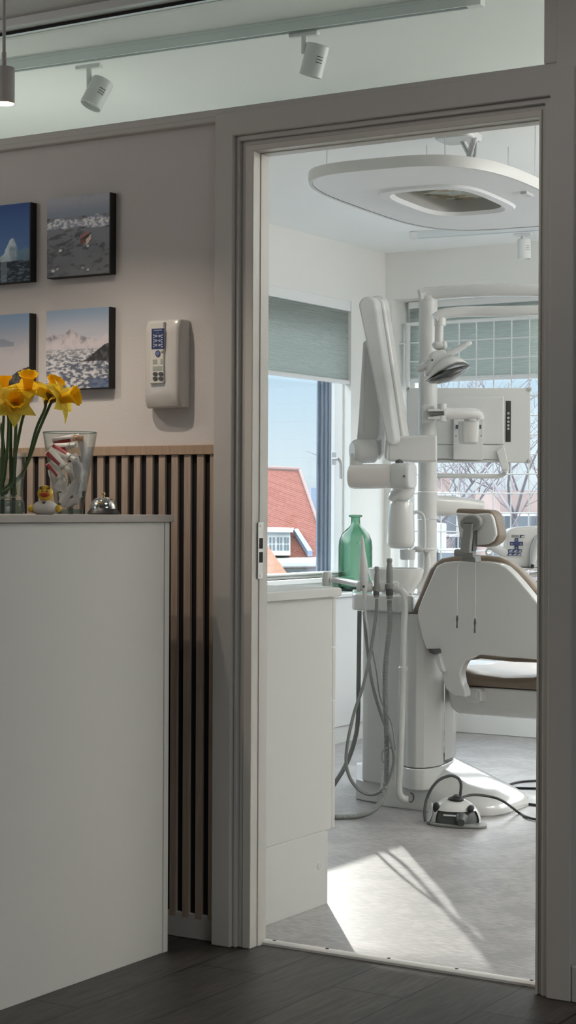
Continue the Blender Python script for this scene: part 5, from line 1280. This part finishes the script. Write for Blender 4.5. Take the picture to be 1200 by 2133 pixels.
# ---- floor cables
cab = dpath([(955, 1667, Zf+.01), (972, 1658, Zf+.06), (1000, 1656, Zf+.10), (1038, 1664, Zf+.12), (1062, 1678, Zf+.10)], 6)
e_ = [at(x, y, 2, .006) for x, y in ((1080, 1692), (1098, 1702), (1126, 1708), (1190, 1712))]
cab = smooth_path([V(p) for p in cab[::5]]+e_, 6)
tag(G().tube(cab, .0048, 8).build('floor_cable', M['black_plastic']), 'black cable arching from the foot control to the right over the base', 'cable', 'black cables on the surgery floor')
for pts, lab in ((((1032, 1640), (1070, 1641), (1125, 1642), (1200, 1640)), 'black cable lying straight behind the chair base, middle of the three'), (((1048, 1644), (1060, 1634), (1085, 1628), (1125, 1625.5), (1200, 1622)), 'black cable curving over another behind the chair base'), (((1094, 1674), (1110, 1676), (1130, 1678), (1200, 1680)), 'short black cable coming out at the tip of the chair base')):
    tag(G().tube(smooth_path([at(x, y, 2, .005) for x, y in pts], 6), .0048, 8).build('floor_cable', M['black_plastic']), lab, 'cable', 'black cables on the surgery floor')
#==PART4==
# ================================================================== OUTSIDE
GZ = -5.0
S(G().box((-160, 8, GZ-.3), (120, 200, GZ)).build('ground', M['concrete'], smooth=0))
# unseen sloped board added outside the left window; it trims the top of the sunbeam
pv = [V((-4.17, 4.9, 2.166-.885*.364)), V((-4.17, 8.2, 2.166+2.415*.364)), V((-4.17, 8.2, 4.6)), V((-4.17, 4.9, 3.6))]
S(G().prism(pv, (.05, 0, 0)).build('sunbeam_blocker', M['render'], smooth=0))
# ---- house with the red roof beyond the left window
def add_uv(o, origin, ud, vd):
    me = o.data; uv = me.uv_layers.new(name='UVMap'); ud = V(ud); vd = V(vd); origin = V(origin)-o.location if o.parent is None else V(origin)-rootloc(o.parent)
    for l in me.loops:
        p = me.vertices[l.vertex_index].co-origin; uv.data[l.index].uv = (p.dot(ud), p.dot(vd))
ZH_ = 44.0
def h(px, py, z=0): return D(px, py, ZH_+z)
rl, rr = h(500, 975), h(624, 980)           # ridge
rise = 10.0
el, er = h(460, 1172, -4.5), h(690, 1169, -4.5)   # eave, nearer to us
hr = thing('house', 'house with a large red tiled roof and white dormer seen through the left window', 'house', ((el+er)/2).to_tuple()[:2]+(GZ,))
hip = er
g = G(); g.add([el, er, rr, rl, el+UZ*-.15, er+UZ*-.15], [(0, 1, 2, 3), (0, 4, 5, 1)])
back = LEVF*9
g.add([rl, rr, er+back, el+back], [(0, 1, 2, 3)]); g.add([er, er+back, rr], [(0, 1, 2)]); g.add([el, rl, el+back], [(0, 1, 2)])
ro = g.build('roof', M['roof'], hr, smooth=0)
vd_ = (rl-el); vd_ = (vd_-LEVR*vd_.dot(LEVR)).normalized(); add_uv(ro, el, LEVR, vd_)
g = G(); a, b = el+LEVF*.5-UZ*.1, er+LEVF*.5-UZ*.1
g.prism([a, b, V((b.x, b.y, GZ)), V((a.x, a.y, GZ))], LEVF*8).build('wall', M['render'], hr, smooth=0)
g = G(); g.tube([el-UZ*.02, er-UZ*.02], .11, 8); g.build('gutter', M['farwhite'], hr)
g = G(); g.tube([rl+UZ*.02, rr+UZ*.02], .06, 8); g.tube([rr+UZ*.02, er+UZ*.02], .04, 8); g.build('ridge_tiles', pm('pale_ridge_tile', (.19, .12, .105), .8), hr)
dz = -4.6
dm = G().prism([h(530, 1107, dz), h(605, 1108, dz), h(605, 1157, dz), h(530, 1157, dz)], LEVF*2.6).build('dormer', M['farwhite'], hr, smooth=0)
G().prism([h(528, 1100, dz-.15), h(612, 1101, dz-.15), h(610, 1109, dz-.15), h(528, 1108, dz-.15)], LEVF*3).build('dormer_roof', M['farwhite'], dm, smooth=0)
for x_ in (555, 563, 570.5, 579, 586, 594, 600):
    for ya, yb in ((1119, 1131), (1134, 1146)):
        G().prism([h(x_-2.0, ya, dz-.03), h(x_+2.0, ya, dz-.03), h(x_+2.0, yb, dz-.03), h(x_-2.0, yb, dz-.03)], LEVF*.05).build('pane', M['farglass'], dm, smooth=0)
g = G(); g.prism([h(612, 1102, -3.3), h(621, 1101, -3.3), h(651, 1147, -4.4), h(641, 1148, -4.4)], -UZ*.12); g.build('roof_flashing', M['zinc'], hr, smooth=0)
# nearer orange roof, lower left
ZN = 30
a_, b_, c_, d_ = D(470, 1060, ZN+3), D(552, 1128, ZN+1), D(602, 1200, ZN-3), D(470, 1240, ZN-3)
hn = thing('house', 'corner of a nearer orange tiled roof at the lower left of the window view', 'house', (D(520, 1200, ZN).x, D(520, 1200, ZN).y, GZ))
ro = G().prism([a_, b_, c_, d_], LEVF*.3-UZ*.25).build('roof', M['roof2'], hn, smooth=0); add_uv(ro, d_, (c_-d_).normalized(), (a_-d_).normalized())
q = [V((p.x, p.y, 0))+LEVF*.8 for p in (d_, c_)]
G().prism([V((q[0].x, q[0].y, GZ)), V((q[1].x, q[1].y, GZ)), V((q[1].x, q[1].y, d_.z-.6)), V((q[0].x, q[0].y, d_.z-.6))], LEVF*3).build('wall', M['render'], hn, smooth=0)
# grey gable behind
hg = thing('house', 'small grey gable peeping out right of the red roof', 'house', (D(655, 1030, 58).x, D(655, 1030, 58).y, GZ))
p = D(648, 1016, 58); p2 = D(664, 1016, 58)
G().prism([p, p2, V((p2.x, p2.y, GZ)), V((p.x, p.y, GZ))], LEVF*4).build('wall', M['zinc'], hg, smooth=0)

# ---- view from the far window: buildings, bare trees, shrubs
def block(px0, py0, px1, Z, depth, mat, label, rows=0, cols=0, top=None):
    a, b = D(px0, py0, Z), D(px1, py0, Z); zt = a.z
    A = V((a.x, a.y, GZ)); B = V((b.x, b.y, GZ)); t = thing('house', label, 'house', (A+B)/2)
    G().prism([A, B, V((B.x, B.y, zt)), V((A.x, A.y, zt))], LEVF*depth).build('wall', mat, t, smooth=0)
    if top:
        rdg = (top-py0)*Z/F*-1
        g = G(); e0, e1_ = V((A.x, A.y, zt))-LEVF*.3-LEVR*.3, V((B.x, B.y, zt))-LEVF*.3+LEVR*.3
        m0, m1 = e0+LEVF*depth/2+UZ*rdg, e1_+LEVF*depth/2+UZ*rdg
        g.add([e0, e1_, m1, m0, e0+LEVF*(depth+.6), e1_+LEVF*(depth+.6)], [(0, 1, 2, 3), (3, 2, 5, 4), (0, 3, 4), (1, 5, 2)])
        ro = g.build('roof', M['roof'], t, smooth=0); add_uv(ro, e0, LEVR, (m0-e0).normalized())
    wdt = (B-A).length; dv_ = (B-A).normalized()
    for r_ in range(rows):
        for c in range(cols):
            p = A+dv_*(wdt*(c+.5)/cols); z = zt-1.2-r_*2.4
            f_ = G().obox((p.x-LEVF.x*.02, p.y-LEVF.y*.02, z), (dv_, LEVF, UZ), (.5, .05, .65)).build('window', M['farwhite'], t, smooth=0)
            G().obox((p.x-LEVF.x*.06, p.y-LEVF.y*.06, z), (dv_, LEVF, UZ), (.4, .03, .55)).build('pane', M['farglass'], f_, smooth=0)
    return t
block(1042, 1022, 1180, 46, 8, M['brick'], 'reddish brick building behind the bare trees at the right of the far window', 3, 5)
block(905, 985, 938, 52, 8, M['brick'], 'narrow brick house behind the unit post in the far window view', 2, 1)
block(940, 1045, 1030, 60, 8, M['render'], 'pale rendered building in the middle of the far window view', 2, 4, None)
block(800, 1090, 930, 40, 6, M['render'], 'low pale building at the left of the far window view', 2, 4, None)
def tree(px, Z, hgt, label, seed, lean=0):
    rnd = random.Random(seed); b = D(px, 1066, Z); base = V((b.x, b.y, GZ))
    t = thing('bare_tree', label, 'tree', base, 'bare trees outside'); g1 = G(); g2 = G()
    def grow(p, d, L, r, lev):
        pts = [p]; q = V(p); dd = V(d)
        for i in range(4):
            dd = (dd+V((rnd.uniform(-.2, .2), rnd.uniform(-.2, .2), rnd.uniform(-.08, .12)))).normalized(); q = q+dd*(L/4); pts.append(V(q))
        (g1 if lev == 0 else g2).tube(pts, [r*(1-.15*i) for i in range(5)], 6 if lev < 2 else 4, False)
        if lev < 4:
            for i in range((7, 3, 3, 3)[lev]):
                k = rnd.choice((2, 3, 4)); a = rnd.uniform(0, 2*PI); s = V((math.cos(a), math.sin(a), rnd.uniform(-.1, .8)))
                grow(pts[k], (dd*.55+s*.75).normalized(), hgt*.23 if lev == 0 else L*rnd.uniform(.5, .75), r*(.45 if lev == 0 else .5), lev+1)
    grow(base, V((lean, 0, 1)).normalized(), hgt*.55, hgt*.009, 0)
    g1.build('trunk', M['bark'], t); g2.build('branches', M['bark'], t)
tree(1015, 46, 11.0, 'large bare tree in the middle of the far window view', 4, .03)
tree(1085, 50, 11.5, 'bare tree right of the middle one in the far window view', 9)
tree(1130, 42, 11.0, 'bare tree at the right edge of the far window view', 21)
tree(950, 54, 10.0, 'bare tree just right of the unit post in the far window view', 33)
def shrub(px, Z, r, hh, label, seed):
    rnd = random.Random(seed); b = D(px, 1066, Z); base = V((b.x, b.y, GZ)); g = G()
    for i in range(420):
        a = rnd.uniform(0, 2*PI); q = rnd.random()**.5*r; z = rnd.random()*hh*(1-.4*(q/r)**2)
        c = base+V((q*math.cos(a), q*math.sin(a), z)); d = V((rnd.uniform(-1, 1), rnd.uniform(-1, 1), rnd.uniform(-.4, 1))).normalized(); s = d.orthogonal().normalized()
        L = rnd.uniform(.15, .4); g.add([c, c+d*L*.5+s*L*.22, c+d*L, c+d*L*.5-s*L*.22], [(0, 1, 2, 3)])
    o = g.build('shrub', M['foliage'], None, at=base, smooth=0); tag(o, label, 'shrub', 'shrubs outside')
shrub(925, 26, .8, 4.9, 'olive shrub low behind the post in the far window view', 2)

# ================================================================== LIGHT
w = bpy.data.worlds.new('sky'); sc.world = w; w.use_nodes = True; nt = w.node_tree; nt.nodes.clear()
N = nt.nodes.new; L = nt.links.new
out = N('ShaderNodeOutputWorld'); bg = N('ShaderNodeBackground'); tc = N('ShaderNodeTexCoord'); sp = N('ShaderNodeSeparateXYZ')
cr = N('ShaderNodeValToRGB'); L(tc.outputs['Generated'], sp.inputs[0]); L(sp.outputs['Z'], cr.inputs[0])
e = cr.color_ramp.elements
SKYS = 4.0
e[0].position = 0; e[0].color = (.12, .135, .15, 1)
e[1].position = .9; e[1].color = (1.0, 1.15, 1.35, 1)
for p, c in ((.02, (.16, .18, .19)), (.10, (.105, .15, .185)), (.20, (.25, .31, .37)), (.40, (1.6, 1.62, 1.60))):
    k = e.new(p); k.color = (*c, 1)
L(cr.outputs[0], bg.inputs[0]); bg.inputs[1].default_value = SKYS; L(bg.outputs[0], out.inputs[0])
def light(name, kind, loc, energy, col=(1, 1, 1), **kw):
    d = bpy.data.lights.new(name, kind); d.energy = energy; d.color = col
    for k, v in kw.items(): setattr(d, k, v)
    o = bpy.data.objects.new(name, d); COL.objects.link(o); o.location = loc; return o
def aim(o, d): o.rotation_euler = V(d).to_track_quat('-Z', 'Y').to_euler()
EL = math.radians(16.6)
s = light('sun', 'SUN', (-10, 12, 8), 3.1, (1, .93, .85), angle=math.radians(.6)); aim(s, (.61*math.cos(EL), -.79*math.cos(EL), -math.sin(EL)))
def portal(name, loc, d, sx, sy):
    o = light(name, 'AREA', loc, 1, shape='RECTANGLE', size=sx, size_y=sy); o.data.cycles.is_portal = True; aim(o, d)
portal('sky_portal', (-2.19, 2.98, 1.5), (1, 0, 0), 1.95, 1.4)
portal('sky_portal', (-.1, YB+.27, 1.4), (0, -1, 0), 3.4, 1.6)
portal('sky_portal', (-3.31, sum(HW[:2])/2, sum(HW[2:])/2), (1, 0, 0), HW[1]-HW[0], HW[3]-HW[2])
portal('sky_portal', (4.31, sum(RW[:2])/2, sum(RW[2:])/2), (-1, 0, 0), RW[1]-RW[0], RW[3]-RW[2])
# lamps: the pendant and one beside it, then added fill lights out of view
sp_ = light('pendant_beam', 'SPOT', (pc.x, pc.y, zb_+.015), 12, (1, .86, .72), spot_size=math.radians(125), spot_blend=.6, shadow_soft_size=.013); aim(sp_, (0, 0, -1))
sp_ = light('pendant_beam', 'SPOT', (pc.x-.55, pc.y-.1, zb_+.015), 12, (1, .86, .72), spot_size=math.radians(125), spot_blend=.6, shadow_soft_size=.013); aim(sp_, (0, 0, -1))
o = light('left_ceiling_fill', 'AREA', (-1.45, .5, 1.85), 1.4, (1, .97, .92), shape='RECTANGLE', size=.9, size_y=.3); aim(o, (0, .1, 1))  # added fill behind the partition, brightens the ceiling seen through the transom
for x_, y_, e_ in ((1.8, 1.6, 3), (1.8, 3.3, 16)):
    o = light('room_fill_down', 'AREA', (x_, y_, 2.46), e_, (1, .985, .945), shape='RECTANGLE', size=.6, size_y=.6); aim(o, (0, 0, -1))  # out-of-view fills added to lift the far wall and the room
o = light('room_fill_up', 'AREA', (1.9, 2.5, 1.9), 56, (1, .985, .945), shape='RECTANGLE', size=1.2, size_y=.4); aim(o, (-.15, 0, 1))  # unseen area light added to brighten the surgery ceiling
o = light('hall_fill_up', 'AREA', (-1.7, -1.8, 1.9), 12, (1, .95, .88), shape='RECTANGLE', size=.5, size_y=.5); aim(o, (.1, .1, 1))  # added fill, bounced off the hall ceiling onto the upper wall
o = light('hall_fill_down', 'AREA', (1.0, -1.0, 2.5), 2.6, (1, .95, .88), shape='RECTANGLE', size=.6, size_y=.6); aim(o, (0, 0, -1))  # added overhead fill that lightens the upper right door casing

# ================================================================== CAMERA
cd = bpy.data.cameras.new('camera'); co = bpy.data.objects.new('camera', cd); COL.objects.link(co)
cd.sensor_fit = 'HORIZONTAL'; cd.sensor_width = 36; cd.lens = F/1200*36; cd.clip_start = .05; cd.clip_end = 500
R3 = Matrix((rt, up, -fw)).transposed()
co.matrix_world = Matrix.Translation(CAM) @ R3.to_4x4()
sc.camera = co
vs = sc.view_settings; vs.view_transform = 'Standard'; vs.look = 'None'; vs.gamma = 1; vs.exposure = .4; vs.use_curve_mapping = False
sc.cycles.max_bounces = 10; sc.cycles.diffuse_bounces = 5; sc.cycles.glossy_bounces = 4; sc.cycles.transparent_max_bounces = 24
sc.cycles.sample_clamp_indirect = 6; sc.cycles.caustics_reflective = False; sc.cycles.caustics_refractive = False
sc.cycles.use_denoising = True
